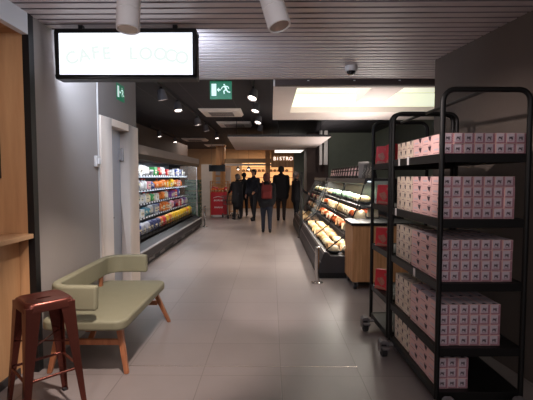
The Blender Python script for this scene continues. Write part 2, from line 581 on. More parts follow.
struct(b.build('wall_left', M['brown_bulk']), 'brown wall above the wall fridge')
# back
b = MB(); b.box(-6, 5, 22, 22.2, 0, 3.0)
struct(b.build('wall_back', M['far_plaster']), 'warm beige back wall of the shop')

# ------------------------------------------------------------------ ceiling lamps etc
def spot_lamp(x, y, z, rx, ry, label, cap_z):
    t = empty('ceiling_spotlight', label, 'ceiling lamp', (x, y, cap_z))
    dz = z - cap_z - .062
    b = MB(); b.cyl((0, 0, 0), (0, 0, dz + 0.13), 0.026); b.cyl((0, 0, -0.03), (0, 0, 0), 0.055)
    b.build('ceiling_stem', M['lamp_white'], t, smooth=True)
    R = T3(0, 0, dz + 0.06) @ Matrix.Rotation(rx, 4, 'X') @ Matrix.Rotation(ry, 4, 'Y')
    b = MB()
    b.lathe([(0.02, 0.17), (0.060, 0.168), (0.064, 0.16), (0.064, 0.05), (0.060, 0.048), (0.060, 0.044), (0.064, 0.042), (0.064, -0.06), (0.058, -0.063), (0.054, -0.055), (0.04, -0.03)], 24, T=R)
    h = b.build('lamp_head', M['lamp_white'], t, smooth=True)
    b = MB(); b.lathe([(0.053, -0.058), (0.03, -0.035), (0.012, -0.032)], 24, T=R)
    b.build('reflector', M['lamp_reflector'], h, smooth=True)
    b = MB(); b.lathe([(0.016, -0.050), (0.014, -0.038)], 16, T=R)
    b.build('bulb', M['lamp_glow'], h, smooth=True)
    return t

spot_lamp(-0.786, 2.3, 2.37, math.radians(-8), 0, 'white cylinder spotlight hanging over the illuminated sign', 2.70)
spot_lamp(0.03, 2.3, 2.38, math.radians(-10), math.radians(-16), 'tilted white cylinder spotlight right of the illuminated sign', 2.70)

# track lights under the dark ceiling
def track_row(x, ys, row, tilt):
    b = MB(); b.box(x - 0.018, x + 0.018, 5.6 if x > -3 else 12, 14.2 if x > -3 else 16, 2.955, 2.998)
    tag(b.build('light_track', M['dark_plastic']), f'dark lighting track on the shop ceiling, {row}', 'light track')
    for i, yy in enumerate(ys):
        t = empty('track_spotlight', f'{ORD[i + 1]} track spotlight from the front on the {row} ceiling track', 'spotlight', (x, yy, 2.955), 0, f'track spotlights on the {row} track')
        b = MB(); b.cyl((0, 0, 0), (0, 0, -0.07), 0.014); b.box(-0.02, 0.02, -0.06, 0.06, -0.02, 0)
        b.build('bracket', M['dark_plastic'], t, smooth=False)
        R = T3(0, 0, -0.12) @ Matrix.Rotation(math.radians(tilt[i]), 4, 'X') @ Matrix.Rotation(math.radians(14 if x > -1 else -10), 4, 'Y')
        b = MB(); b.lathe([(0.03, 0.09), (0.055, 0.085), (0.075, 0.0), (0.082, -0.08), (0.075, -0.082), (0.068, -0.06)], 20, T=R)
        h = b.build('lamp_head', M['lamp_grey'], t, smooth=True)
        b = MB(); b.lathe([(0.068, -0.062), (0.064, -0.055)], 20, T=R)
        b.build('lens', M['lamp_glow'], h)
track_row(-1.78, (6.75, 7.9, 10.0, 11.3, 13.5), 'left', (8, -14, 0, 4, -8))
track_row(-0.29, (6.75, 8.0, 9.7, 11.3), 'middle', (-26, -18, -22, 8))
track_row(-3.5, (12.9, 15.0), 'far left', (-5, -10))

def cassette(x, y, label, w=0.95):
    t = empty('air_conditioner', label, 'air conditioner', (x, y, 2.998), 0, None)
    b = MB(); b.hexa([(-w / 2 + .05, -w / 2 + .05, -0.06), (w / 2 - .05, -w / 2 + .05, -0.06), (w / 2 - .05, w / 2 - .05, -0.06), (-w / 2 + .05, w / 2 - .05, -0.06),
                      (-w / 2, -w / 2, 0), (w / 2, -w / 2, 0), (w / 2, w / 2, 0), (-w / 2, w / 2, 0)])
    b.build('cover', M['ac_white'], t, bevel=0.012)
    b = MB()
    for k in range(5): b.box(-0.27, 0.27, -0.27 + k * 0.12, -0.21 + k * 0.12, -0.066, -0.058)
    b.build('grille', M['grey_metal'], t)
cassette(-1.13, 9.5, 'white ceiling cassette air conditioner behind the hanging exit sign')
cassette(-1.02, 11.6, 'second ceiling cassette beyond the nearest air conditioner')
cassette(-3.0, 16.3, 'distant pale ceiling cassette above the wall fridge end')
cassette(-2.6, 19.3, 'furthest pale ceiling cassette at the back of the shop')

# cctv dome
t = empty('security_camera', 'white dome security camera on the slatted ceiling', 'camera', (0.87, 4.533, 2.70))
b = MB(); b.lathe([(0.03, 0.0), (0.068, 0), (0.068, -0.035), (0.058, -0.055), (0.03, -0.055)], 24)
b.build('housing', M['white_paint'], t, smooth=True)
b = MB(); b.lathe([(0.05, -0.05), (0.047, -0.068), (0.036, -0.085), (0.018, -0.094), (0.004, -0.096)], 24)
b.build('dome', M['dome'], t, smooth=True)

# ------------------------------------------------------------------ light box sign
t = empty('illuminated_sign', 'long white illuminated sign box hanging from the slatted ceiling', 'sign', (-1.14, 3.25, 2.27))
b = MB()
W, Hh, D = 0.555, 0.386, 0.13
fr = 0.03
b.box(-W, W, 0.005, D, 0, fr); b.box(-W, W, 0.005, D, Hh - fr, Hh)
b.box(-W, -W + fr, 0.005, D, fr, Hh - fr); b.box(W - fr, W, 0.005, D, fr, Hh - fr)
b.box(-W + fr, W - fr, D - 0.012, D, fr, Hh - fr)
b.build('frame', M['black_metal'], t, bevel=0.004)
b = MB(); b.box(-W + fr, W - fr, 0.012, 0.03, fr, Hh - fr)
fc = b.build('light_panel', M['sign_glow'], t)
b = MB(); b.box(-W + fr, W - fr, D + .002, D + .008, fr, Hh - fr)
b.build('rear_light_panel', M['sign_glow'], t)
for sx in (-0.37, 0.38):
    b = MB(); b.box(sx - 0.018, sx + 0.018, 0.05, 0.086, Hh, 0.432)
    b.build('hanger', M['black_metal'], t)
# pale curved lettering
word = [('C', -0.426, 58.7, 0.35), ('A', -0.328, 55.9, 0.22), ('F', -0.238, 53.8, 0.14), ('E', -0.152, 54.4, 0.07),
        ('L', 0.058, 54.6, 0.0), ('O', 0.158, 54.8, -0.06), ('O', 0.272, 55.2, -0.12), ('C', 0.352, 56.6, -0.2), ('O', 0.44, 58.8, -0.3)]
for ch, lx, py, rot in word:
    zz = 0.193 + (54.5 - py) * 0.0079
    text_mesh('letter', ch, 0.135, M['sign_letter'], fc, T3(lx, 0.0105, zz) @ UPR @ Matrix.Rotation(rot, 4, 'Z'), 0.001, bold=0.005)

# exit signs
def running_man(bm, cx, cz, s, y, m):
    def bar(a, bq, w):
        ax, az = a; bx, bz = bq
        dx, dz = bx - ax, bz - az; L = math.hypot(dx, dz); nx, nz = -dz / L * w, dx / L * w
        P = lambda x, z: (cx + x * s, y, cz + z * s)
        bm.quad(P(ax + nx, az + nz), P(ax - nx, az - nz), P(bx - nx, bz - nz), P(bx + nx, bz + nz), m)
    n = 12
    bm.add([(cx + (-.12 + .12 * math.cos(2 * PI * i / n)) * s, y, cz + (.78 + .12 * math.sin(2 * PI * i / n)) * s) for i in range(n)], [tuple(range(n))], m)
    bar((-.05, .62), (.16, .12), .13); bar((.16, .14), (-.18, -.1), .09); bar((-.18, -.1), (-.1, -.5), .08)
    bar((.16, .14), (.36, -.2), .09); bar((.36, -.2), (.72, -.26), .08); bar((-.02, .58), (-.42, .42), .07)
    bar((-.42, .42), (-.5, .15), .06); bar((0, .58), (.4, .5), .07); bar((.4, .5), (.52, .22), .06)

def exit_panel(t, w, h):
    b = MB(); b.box(-w / 2, w / 2, 0, 0.03, -h / 2, h / 2)
    b.build('housing', M['exit_green'], t, bevel=0.003)
    b = MB(); y = -0.003
    b.quad((-w * .42, y, -h * .32), (-w * .2, y, -h * .32), (-w * .2, y, h * .34), (-w * .42, y, h * .34))
    b.quad((-w * .14, y, -h * .03), (w * .0, y, -h * .03), (w * .0, y, h * .05), (-w * .14, y, h * .05))
    b.add([(-w * .17, y, h * .01), (-w * .08, y, -h * .12), (-w * .08, y, h * .14)], [(0, 1, 2)])
    running_man(b, w * .2, -h * .02, h * .40, y, 0)
    b.build('pictogram', M['exit_white'], t, fix=False)

t = empty('exit_sign', 'green running man exit sign hanging beyond the slatted ceiling', 'exit sign', (-0.655, 5.4, 2.63))
exit_panel(t, 0.285, 0.235)
for sx in (-0.09, 0.09):
    b = MB(); b.cyl((sx, 0.015, 0.117), (sx, 0.015, 0.365), 0.004, n=8); b.build('hanging_rod', M['grey_metal'], t)
t = empty('exit_sign', 'green exit sign on the left wall above the door', 'exit sign', (-1.808, 4.97, 2.51), PI / 2)
exit_panel(t, 0.26, 0.2)
t = empty('light_switch', 'white light switch on the wall beside the door frame', 'switch', (-1.789, 4.185, 1.66))
b = MB(); b.box(0, 0.03, -0.05, 0.05, -0.055, 0.055); b.build('plate', M['white_paint'], t, bevel=0.008)
b = MB(); b.box(0.03, 0.042, -0.028, 0.028, -0.03, 0.03); b.build('rocker', M['paper'], t, bevel=0.004)

t = empty('notice_board', 'dark brown board on the wooden niche wall at the left photo edge', 'board', (-2.32, 3.058, 1.49))
b = MB(); b.box(-.30, .30, -.02, -.001, 0, .47); b.build('frame', M['brown_wall'], t, bevel=.004)
b = MB(); b.box(-.27, .27, -.024, -.0205, .03, .44); b.build('panel', M['dark_brown_cloth'], t)
# ------------------------------------------------------------------ counter, stool, bench
t = empty('bar_counter', 'light wood bar counter in the niche at the left edge', 'counter', (-2.1, 1.8, 0))
b = MB(); b.box(-0.38, 0.315, -2.3, 1.245, 1.04, 1.075); b.build('worktop', M['counter_wood'], t, bevel=0.003)
b = MB(); b.box(-0.38, 0.20, -2.3, 1.245, 0.0, 1.04); b.build('base_panel', M['niche_wood'], t)
b = MB(); b.box(0.20, 0.212, -2.3, 1.2, 0.0, 0.06); b.build('plinth', M['charcoal'], t)

def lerp(a, b_, t_): return a + (b_ - a) * t_

t = empty('bar_stool', 'shiny copper metal bar stool beside the wooden counter', 'stool', (-1.449, 2.559, 0), 0.021 + PI / 4)
SH = 0.741
hs = 0.192 / math.sqrt(2); hf = 0.263 / math.sqrt(2)
# seat: rounded square with a hole
def rsq(h, r, n=6):
    out = []
    for k, (sx, sy) in enumerate(((1, 1), (-1, 1), (-1, -1), (1, -1))):
        for i in range(n + 1):
            a = k * PI / 2 + PI / 2 * i / n
            out.append((sx * (h - r) + r * math.cos(a), sy * (h - r) + r * math.sin(a)))
    return out
b = MB()
n = len(rsq(1, .2))
lv = [(hs + .008, .05, SH - .058), (hs + .006, .05, SH - .018), (hs, .05, SH - .006), (hs - .010, .05, SH), (hs - .022, .045, SH - .003), (0.07, .068, SH - .006)]
vs = []
for h, r, z in lv: vs += [(x, y_, z) for x, y_ in rsq(h, r)]
# hand hole ring (slot)
hole = [(0.045 * math.cos(math.atan2(y_, x)), 0.016 * math.sin(math.atan2(y_, x)), SH - .008) for x, y_ in rsq(0.07, .068)]
vs += hole
vs += [(x, y_, z - .02) for x, y_, z in hole]
fs = []
for j in range(len(lv) + 1):
    for i in range(n):
        fs.append((j * n + i, j * n + (i + 1) % n, (j + 1) * n + (i + 1) % n, (j + 1) * n + i))
b.add(vs, fs)
b.box(-.06, .06, -.03, .03, SH - .05, SH - .045, 1)
b.build('seat', [M['copper'], M['black_metal']], t, smooth=True)
for sx, sy in ((1, 1), (-1, 1), (-1, -1), (1, -1)):
    b = MB()
    def ring(z, c, w):
        k = c
        # folded sheet: two flanges meeting on the outer corner
        o = (sx * k, sy * k); th = 0.004
        return [(o[0], o[1], z), (o[0] - sx * w, o[1], z), (o[0] - sx * w, o[1] - sy * th, z), (o[0] - sx * th * 3, o[1] - sy * th * 3, z), (o[0] - sx * th, o[1] - sy * w, z), (o[0], o[1] - sy * w, z)]
    lev = [(0.0, hf, .030), (0.012, hf, .030), (0.35, lerp(hf, hs, .5), .050), (SH - .06, hs + .006, .084), (SH - .022, hs + .006, .095)]
    vs = []
    for z, c, w in lev: vs += ring(z, c, w)
    fs = []
    for j in range(len(lev) - 1):
        for i in range(6): fs.append((j * 6 + i, j * 6 + (i + 1) % 6, (j + 1) * 6 + (i + 1) % 6, (j + 1) * 6 + i))
    fs += [tuple(range(6)), tuple(range((len(lev) - 1) * 6, len(lev) * 6))]
    b.add(vs, fs)
    lg = b.build('leg', M['copper'], t, bevel=0.003, seg=2)
    b = MB(); b.box(sx * (hf - .013) - .016, sx * (hf - .013) + .016, sy * (hf - .013) - .016, sy * (hf - .013) + .016, 0, 0.016)
    b.build('foot_cap', M['rubber'], lg)
rc = lerp(hf, hs, .34) - .012
for (a, c) in (((1, 1), (-1, 1)), ((-1, 1), (-1, -1)), ((-1, -1), (1, -1)), ((1, -1), (1, 1))):
    b = MB(); zz = 0.28
    b.cyl((a[0] * rc, a[1] * rc, zz), (c[0] * rc, c[1] * rc, zz), 0.0085)
    b.build('footrest_bar', M['copper'], t, smooth=True)
b = MB(); k = lerp(hf, hs, .62) - .012
b.cyl((k, k, .46), (-k, -k, .46), .005); b.cyl((k, -k, .452), (-k, k, .452), .005)
b.build('cross_brace', M['copper'], t, smooth=True)

# bench
t = empty('upholstered_bench', 'olive green upholstered bench with wraparound back and wooden legs', 'bench', (-1.42, 3.62, 0))
x0, x1, y0, y1 = -0.32, 0.325, -0.63, 0.60
def rrect(x0, x1, y0, y1, r, n=6):
    out = []
    for k, (cx, cy) in enumerate(((x1 - r, y1 - r), (x0 + r, y1 - r), (x0 + r, y0 + r), (x1 - r, y0 + r))):
        for i in range(n + 1):
            a = k * PI / 2 + PI / 2 * i / n
            out.append((cx + r * math.cos(a), cy + r * math.sin(a)))
    return out
b = MB()
b.prismz(rrect(x0, x1, y0, y1, 0.085), 0.345, 0.425)
b.build('seat', M['olive'], t, bevel=0.022, seg=4)
# backrest: band sweeping round three sides
path = []
def arc(cx, cy, r, a0, a1, n=8):
    for i in range(n + 1):
        a = lerp(a0, a1, i / n); path.append((cx + r * math.cos(a), cy + r * math.sin(a)))
path.append((0.13, y0 - 0.005))
arc(-0.25 + 0.17, y0 + 0.165, 0.17, -PI / 2, -PI, 10)
arc(-0.27 + 0.17, y1 - 0.165, 0.17, PI, PI / 2, 10)
path.append((0.13, y1 + 0.005))
vs = []; N = len(path)
for i, (px, py) in enumerate(path):
    a = Vector(path[min(i + 1, N - 1)]) - Vector(path[max(i - 1, 0)]); a.normalize()
    nx, ny = a.y, -a.x            # outward
    th = 0.034
    zlo, zhi = 0.512, 0.695
    for (o, z) in ((-th, zlo), (th, zlo), (th * 1.0 + .012, zhi - .0), (-th + .014, zhi)):
        vs.append((px + nx * o, py + ny * o, z))
fs = []
for i in range(N - 1):
    for k in range(4): fs.append((i * 4 + k, i * 4 + (k + 1) % 4, (i + 1) * 4 + (k + 1) % 4, (i + 1) * 4 + k))
fs += [(0, 1, 2, 3), tuple(range((N - 1) * 4, N * 4))]
b = MB(); b.add(vs, fs)
b.build('backrest', M['olive'], t, bevel=0.02, seg=4)
for yy in (-0.40, -0.05, 0.36):
    b = MB(); b.box(-0.272, -0.246, yy - .025, yy + .025, 0.36, 0.56)
    b.build('back_support', M['leg_wood'], t, bevel=.004)
def bench_leg(tx, ty, fx, fy):
    b = MB(); w0, w1 = .024, .017
    b.hexa([(fx - w1, fy - w1, 0), (fx + w1, fy - w1, 0), (fx + w1, fy + w1, 0), (fx - w1, fy + w1, 0),
            (tx - w0, ty - w0, .35), (tx + w0, ty - w0, .35), (tx + w0, ty + w0, .35), (tx - w0, ty + w0, .35)])
    b.build('leg', M['leg_wood'], t, bevel=0.007)
bench_leg(0.24, -0.50, 0.318, -0.575); bench_leg(0.24, 0.46, 0.365, 0.545)
bench_leg(-0.22, -0.50, -0.275, -0.575); bench_leg(-0.22, 0.46, -0.275, 0.545)
for yy in (-0.515, 0.475):
    b = MB(); b.box(-0.235, 0.265, yy - .014, yy + .014, 0.20, 0.245); b.build('stretcher', M['leg_wood'], t, bevel=.005)
b = MB(); b.box(-0.02, 0.02, -0.515, 0.475, 0.30, 0.345)
b.hexa([(-.02, -.51, .21), (.02, -.51, .21), (.02, -.48, .21), (-.02, -.48, .21), (-.02, -.36, .31), (.02, -.36, .31), (.02, -.33, .31), (-.02, -.33, .31)])
b.build('rail', M['leg_wood'], t)

# ------------------------------------------------------------------ wheeled racks
SHELF = [0.140, 0.422, 0.836, 1.236, 1.640]       # top faces, bottom first
SN = ['bottom', 'fourth', 'third', 'second', 'top']
RX0, RX1 = 1.045, 1.578
RT = 2.03
def rack(y0, y1, label, levels, rx=RX0, rz=0.0, casters=()):
    t = empty('wheeled_rack', label, 'shelf rack', (rx, y0, 0), rz)
    w = RX1 - RX0; L = y1 - y0
    for yy in (0.0, L):
        pts = [(0, yy, 0.10)]
        r = 0.07
        for i in range(7):
            a = PI - PI / 2 * i / 6; pts.append((r + r * math.cos(a), yy, RT - r + r * math.sin(a)))
        for i in range(7):
            a = PI / 2 - PI / 2 * i / 6; pts.append((w - r + r * math.cos(a), yy, RT - r + r * math.sin(a)))
        pts.append((w, yy, 0.10))
        b = MB(); b.tube(pts, 0.0165, 12); b.build('hoop_frame', M['rack_metal'], t, smooth=True)
    b = MB(); b.cyl((w / 2, 0, RT), (w / 2, L, RT), 0.012); b.build('top_rail', M['rack_metal'], t, smooth=True)
    for k, z in enumerate(levels):
        b = MB()
        b.box(0.012, w - 0.012, 0.012, L - 0.012, z - 0.012, z)
        b.box(-0.004, 0.012, -0.002, L + 0.002, z - 0.05, z + 0.004); b.box(w - 0.012, w + 0.004, -0.002, L + 0.002, z - 0.05, z + 0.004)
        b.box(0.012, w - 0.012, -0.004, 0.012, z - 0.05, z + 0.004); b.box(0.012, w - 0.012, L - 0.012, L + 0.004, z - 0.05, z + 0.004)
        b.build('shelf', M['rack_metal'], t, bevel=0.003, seg=2)
    for cx, sy in casters:
        side = -1 if cx < w / 2 else 1
        b = MB()
        zt = levels[0] - .012
        b.box(min(cx, cx - side * .09), max(cx, cx - side * .09), sy - .03, sy + .03, zt - .034, zt - .022)
        b.prism([(cx - .036, zt), (cx - .02, zt + .014), (cx + .02, zt + .014), (cx + .036, zt), (cx + .036, .05), (cx + .027, .045), (cx + .027, .112), (cx - .027, .112), (cx - .027, .045), (cx - .036, .05)], sy - .05, sy + .03)
        cs = b.build('caster', M['caster_grey'], t, bevel=.004)
        b = MB(); b.cyl((cx - .02, sy - .01, .055), (cx + .02, sy - .01, .058), .058, n=24)
        b.build('wheel', M['rubber'], cs, smooth=True)
        b = MB(); b.cyl((cx - .042, sy - .01, .052), (cx + .042, sy - .01, .052), .012, n=12); b.build('axle', M['chrome'], cs, smooth=True)
        b = MB(); b.box(cx - .03, cx + .03, sy - .105, sy - .055, .085, .10); b.build('brake_pedal', M['caster_grey'], cs, bevel=.004)
    return t
R1Y0, R1Y1 = 2.53, 3.475
R2Y0, R2Y1 = 3.53, 4.06
r1 = rack(R1Y0, R1Y1, 'black wheeled metal rack stacked with pink and cream cartons', SHELF, RX0, .02, ((-.085, .86), (.61, .86), (.05, -.075), (.49, -.075)))
def onrack(x, y, z):
    c, s_ = math.cos(.02), math.sin(.02); dx, dy = x - RX0, y - R1Y0
    return (RX0 + c * dx - s_ * dy, R1Y0 + s_ * dx + c * dy, z)
r2 = rack(R2Y0, R2Y1, 'shorter black wheeled rack with red packets behind the carton rack', [0.14, 0.43, 0.84, 1.24, 1.62], RX0 - .025, .03, ((-.09, .42), (.61, .42), (.61, .10)))
for yy, zz in ((3.30, SHELF[4]), (3.10, SHELF[4]), (2.93, SHELF[2]), (3.36, SHELF[3])):
    b = MB(); b.box(-0.0075, -0.0045, yy - .017 - R1Y0, yy + .017 - R1Y0, zz - .05, zz + .01)
    b.build('price_tag', M['paper'], r1)

# cartons
CW, CL, CH = 0.0635, 0.165, 0.0655
def carton_mesh(name, side, front, cream=False):
    b = MB()
    w, l, h = CW / 2, CL / 2, CH
    b.box(-w, w, -l, l, 0, h, 0)
    e = 0.0006
    y = -l - e
    # front label
    b.quad((-w + .003, y, .002), (w - .014, y, .002), (w - .014, y, h - .002), (-w + .003, y, h - .002), 1)
    b.quad((w - .014, y, .002), (w - .001, y, .002), (w - .001, y, h - .002), (w - .014, y, h - .002), 2)
    b.quad((-w + .003, y - e, .002), (w - .014, y - e, .002), (w - .014, y - e, .011), (-w + .003, y - e, .011), 2 if not cream else 4)
    # small dark word mark
    for (xa, za, xb, zb) in ((-.016, .024, -.012, .044), (-.012, .044, -.007, .030), (-.007, .030, -.002, .044), (-.002, .044, .001, .024), (.004, .024, .006, .044), (.006, .024, .012, .026), (.006, .042, .012, .044)):
        yy = y - 2 * e; q = .0022
        b.quad((xa - q, yy, za), (xa + q, yy, za), (xb + q, yy, zb), (xb - q, yy, zb), 3)
    b.quad((-.018, y - 2 * e, .016), (.012, y - 2 * e, .016), (.012, y - 2 * e, .019), (-.018, y - 2 * e, .019), 4)
    # long sides: dark notch near the front top corner, faint panel
    for sx in (-1, 1):
        x = sx * (w + e)
        b.add([(x, -l + .008, h - .001), (x, -l + .062, h - .001), (x, -l + .048, h - .024), (x, -l + .024, h - .036)], [(0, 1, 2, 3)], 3)
        b.quad((x, -l + .058, .012), (x, l - .02, .012), (x, l - .02, .016), (x, -l + .058, .016), 4)
        b.quad((x, -l + .01, .004), (x, -l + .05, .004), (x, -l + .05, .007), (x, -l + .01, .007), 4)
        b.quad((x, -l + .065, .03), (x, l - .03, .03), (x, l - .03, .042), (x, -l + .065, .042), 5)
    # top flap line
    b.quad((-w + .004, -l + .004, h + e), (w - .004, -l + .004, h + e), (w - .004, l - .004, h + e), (-w + .004, l - .004, h + e), 1)
    b.quad((-.014, -l + .006, h + 2 * e), (.014, -l + .006, h + 2 * e), (.008, -l + .030, h + 2 * e), (-.008, -l + .030, h + 2 * e), 3)
    me = b.mesh(name, [side, front, M['carton_check'], M['ink'], M['ink_soft'], front], fix=False)
    return me
PINK = carton_mesh('carton', M['carton_pink'], M['carton_front'])
CREAM = carton_mesh('carton', M['carton_cream'], M['carton_cream_front'], True)
ROWN = ['bottom', 'second', 'third', 'top']
# columns, rows for each shelf (bottom first), and how many cartons deep the pink stack is
PLAN = [(3, 3), (6, 4), (7, 4), (7, 4), (8, 2)]
X0 = RX0 + 0.028 + CW / 2
for s, (nc, nr) in enumerate(PLAN):
    pitch = 0.0655
    for d_ in range(3):
        yc = R1Y0 + 0.05 + CL / 2 + d_ * (CL + 0.004)
        for r in range(nr):
            for c in range(nc):
                if not (d_ == 0 or c == 0 or r == nr - 1): continue
                xx = X0 + c * pitch
                jx = random.uniform(-.0015, .0015); jy = random.uniform(-.006, .004); jr = random.uniform(-.012, .012)
                z = SHELF[s] + r * (CH + 0.0012) + .0012
                rn = 'top' if r == nr - 1 else ROWN[r]
                if d_ == 0: lb = f'pink printed carton {ORD[c + 1]} from left, {rn} row, front stack on {SN[s]} rack shelf'
                elif c == 0: lb = f'pink carton facing aisle, {rn} row, {ORD[d_ + 1]} from the front, {SN[s]} rack shelf'
                else: lb = f'pink carton on top layer, {ORD[c + 1]} from left, {ORD[d_ + 1]} back, {SN[s]} rack shelf'
                inst('carton', PINK, onrack(xx + jx * .3, yc + jy, z), lb, 'carton', f'pink cartons on the {SN[s]} rack shelf', (0, 0, jr * .4 + .02))
    # cream cartons further along the shelf: shorter ends face the aisle
    ncx = 4
    rows = nr if nr != 2 else 2
    for d_ in range(3):
        yc = R1Y0 + 0.05 + 3 * (CL + .004) + 0.035 + 0.055 + d_ * 0.112
        for r in range(rows):
            for c in range(2):
                if not (c == 0 or r == rows - 1): continue
                z = SHELF[s] + r * (CH + 0.0012) + .0012
                rn = 'top' if r == rows - 1 else ROWN[r]
                side = 'facing aisle' if c == 0 else 'away from aisle'
                lb = f'cream carton {side}, {rn} row, {ORD[d_ + 1]} from pink stack, {SN[s]} rack shelf'
                inst('carton', CREAM, onrack(RX0 + .028 + .05 + c * .105, yc, z), lb, 'carton', f'cream cartons on the {SN[s]} rack shelf',
                     (0, 0, random.uniform(-.02, .02)), (1.42, 0.64, 1))

# red packets on the second rack
def red_pack(loc, lb, w, d, h, rz):
    t = empty('red_packet', lb, 'packet', loc, rz, 'red packets on the short rack')
    b = MB(); b.hexa([(-d / 2, -w / 2, 0), (d / 2, -w / 2, 0), (d / 2, w / 2, 0), (-d / 2, w / 2, 0),
                      (-d / 2 + .012, -w / 2 + .004, h), (d / 2 - .012, -w / 2 + .004, h), (d / 2 - .012, w / 2 - .004, h), (-d / 2 + .012, w / 2 - .004, h)])
    b.build('pouch', M['red_box'], t, bevel=0.008)
    b = MB()
    n = 14; vs = []
    for i in range(n):
        a = 2 * PI * i / n; zc = h * .45 + h * (.2 + .05 * math.sin(3 * a + 1)) * math.sin(a)
        vs.append((-d / 2 - .0015 + .012 * zc / h, w * (.27 + .07 * math.sin(2 * a)) * math.cos(a), zc))
    b.add(vs, [tuple(range(n))])
    b.quad((-d / 2 - .0015 + .010, -w * .42, h * .86), (-d / 2 - .0015 + .010, -w * .25, h * .86), (-d / 2 - .0015 + .009, -w * .25, h * .74), (-d / 2 - .0015 + .009, -w * .42, h * .74))
    b.quad((-d / 2 - .002, -w * .45, h * .04), (-d / 2 - .002, w * .45, h * .04), (-d / 2 + .001, w * .3, h * .2), (-d / 2 + .001, -w * .3, h * .14))
    b.build('printed_front', M['red_box_print'], t, fix=False)
L2 = [0.14, 0.43, 0.84, 1.24, 1.62]
red_pack((1.075, 3.985, L2[4] + .001), 'red packet with pale print at the far end of the top shelf', .125, .05, .175, .85)
red_pack((1.12, 3.85, L2[4] + .001), 'plain red packet between two others on the top shelf', .11, .05, .175, 1.25)
red_pack((1.07, 3.64, L2[4] + .001), 'red packet nearest the cream cartons on the top shelf', .10, .06, .17, .5)
red_pack((1.075, 3.90, L2[3] + .001), 'single red packet on the second shelf of the short rack', .135, .06, .185, .85)
red_pack((1.075, 3.90, L2[2] + .001), 'crumpled red packet on the third shelf of the short rack', .14, .08, .18, .95)
red_pack((1.07, 3.88, L2[1] + .001), 'red packet on the lowest filled shelf of the short rack', .14, .08, .19, .75)

# ------------------------------------------------------------------ package meshes
def bag_mesh():
    b = MB(); nx, nz = 8, 8; vs = []
    for side in (-1, 1):
        for j in range(nz + 1):
            for i in range(nx + 1):
                u = i / nx * 2 - 1; v = j / nz * 2 - 1
                t_ = max(0, (1 - u ** 4) * (1 - v ** 4)) ** .5
                vs.append((u * .5 * (1 - .06 * abs(v)), side * .5 * t_ + .04 * math.sin(5 * v + 3 * u) * t_, (v + 1) * .5))
    fs = []; n = (nx + 1) * (nz + 1)
    for s_ in range(2):
        for j in range(nz):
            for i in range(nx):
                q = (j * (nx + 1) + i, j * (nx + 1) + i + 1, (j + 1) * (nx + 1) + i + 1, (j + 1) * (nx + 1) + i)
                q = tuple(k + s_ * n for k in q)
                fs.append(q if s_ == 0 else q[::-1])
    b.add(vs, fs)
    b.quad((-.3, -.5, .3), (.3, -.5, .3), (.25, -.53, .62), (-.25, -.53, .62), 1)
    return b.mesh('food_bag', [PK['white'], PK['cream']], True)
def tub_mesh():
    b = MB()
    b.lathe([(.36, 0), (.40, .02), (.46, .70), (.5, .72), (.5, .80), (.46, .84), (.3, .86)], 16)
    return b.mesh('food_tub', [PK['white']], True)
def pbox_mesh():
    b = MB(); b.box(-.5, .5, -.5, .5, 0, 1)
    b.quad((-.38, -.504, .25), (.38, -.504, .25), (.38, -.504, .7), (-.38, -.504, .7), 1)
    b.quad((-.3, -.506, .4), (.3, -.506, .4), (.3, -.506, .5), (-.3, -.506, .5), 2)
    return b.mesh('food_box', [PK['white'], PK['cream'], PK['navy']], False, False)
def bottle_mesh():
    b = MB(); b.lathe([(.36, 0), (.42, .02), (.42, .62), (.38, .70), (.16, .84), (.15, .90)], 14, 0)
    b.lathe([(.18, .88), (.18, .99), (.05, 1.0)], 14, 1)
    return b.mesh('drink_bottle', [PK['white'], PK['red']], True)
def sandwich_mesh():                    # wedge pack
    b = MB(); b.prism([(-.44, .1), (.44, .1), (.44, .22), (.05, 1), (-.05, 1), (-.44, .22)], -.46, .46)
    b.box(-.5, .5, -.5, .5, 0, .12, 1)
    b.quad((-.3, -.465, .3), (.3, -.465, .3), (.1, -.465, .7), (-.1, -.465, .7), 2)
    return b.mesh('sandwich_pack', [PK['cream'], M['bag_black'], M['paper']])
def salad_mesh():                       # domed clear bowl
    b = MB(); b.lathe([(.46, .36), (.43, .62), (.34, .85), (.2, .97), (.05, 1.0)], 16)
    b.lathe([(.34, 0), (.40, .03), (.5, .34), (.5, .40), (.46, .40)], 16, 1)
    return b.mesh('salad_bowl', [PK['cream'], M['bag_black']], True)
BAG, TUB, PBOX, BOT, SAND, SAL = bag_mesh(), tub_mesh(), pbox_mesh(), bottle_mesh(), sandwich_mesh(), salad_mesh()

# ------------------------------------------------------------------ left wall fridge
FY0, FY1 = 5.75, 12.2
t = empty('wall_fridge', 'long open wall fridge with five lit shelves on the left', 'refrigerator', (-2.1, FY0, 0))
L = FY1 - FY0
def pr(name, poly, m, y0=0, y1=None, par=None, bev=0.0):
    b = MB(); b.prism(poly, y0, L if y1 is None else y1)
    return b.build(name, m, par or t, bevel=bev, seg=2)
pr('kick_plate', [(-0.9, 0), (-0.03, 0), (-0.03, .10), (-0.9, .10)], M['black_metal'])
pr('base', [(-0.9, .10), (0.0, .10), (0.03, .15), (0.02, .27), (-.05, .28), (-.22, .33), (-.26, .32), (-.9, .32)], M['fridge_bumper'])
pr('bumper', [(0.02, .265), (0.04, .27), (0.04, .29), (0.0, .295)], M['grey_light'])
b = MB()
for yy in (1.3, 2.0, 3.1, 3.9, 5.2): b.box(-.031, -.022, yy, yy + .35, .03, .08)
b.build('vent', M['grey_metal'], t)
pr('back_panel', [(-1.0, .3), (-.92, .3), (-.92, 1.98), (-1.0, 1.98)], M['fridge_inner'])
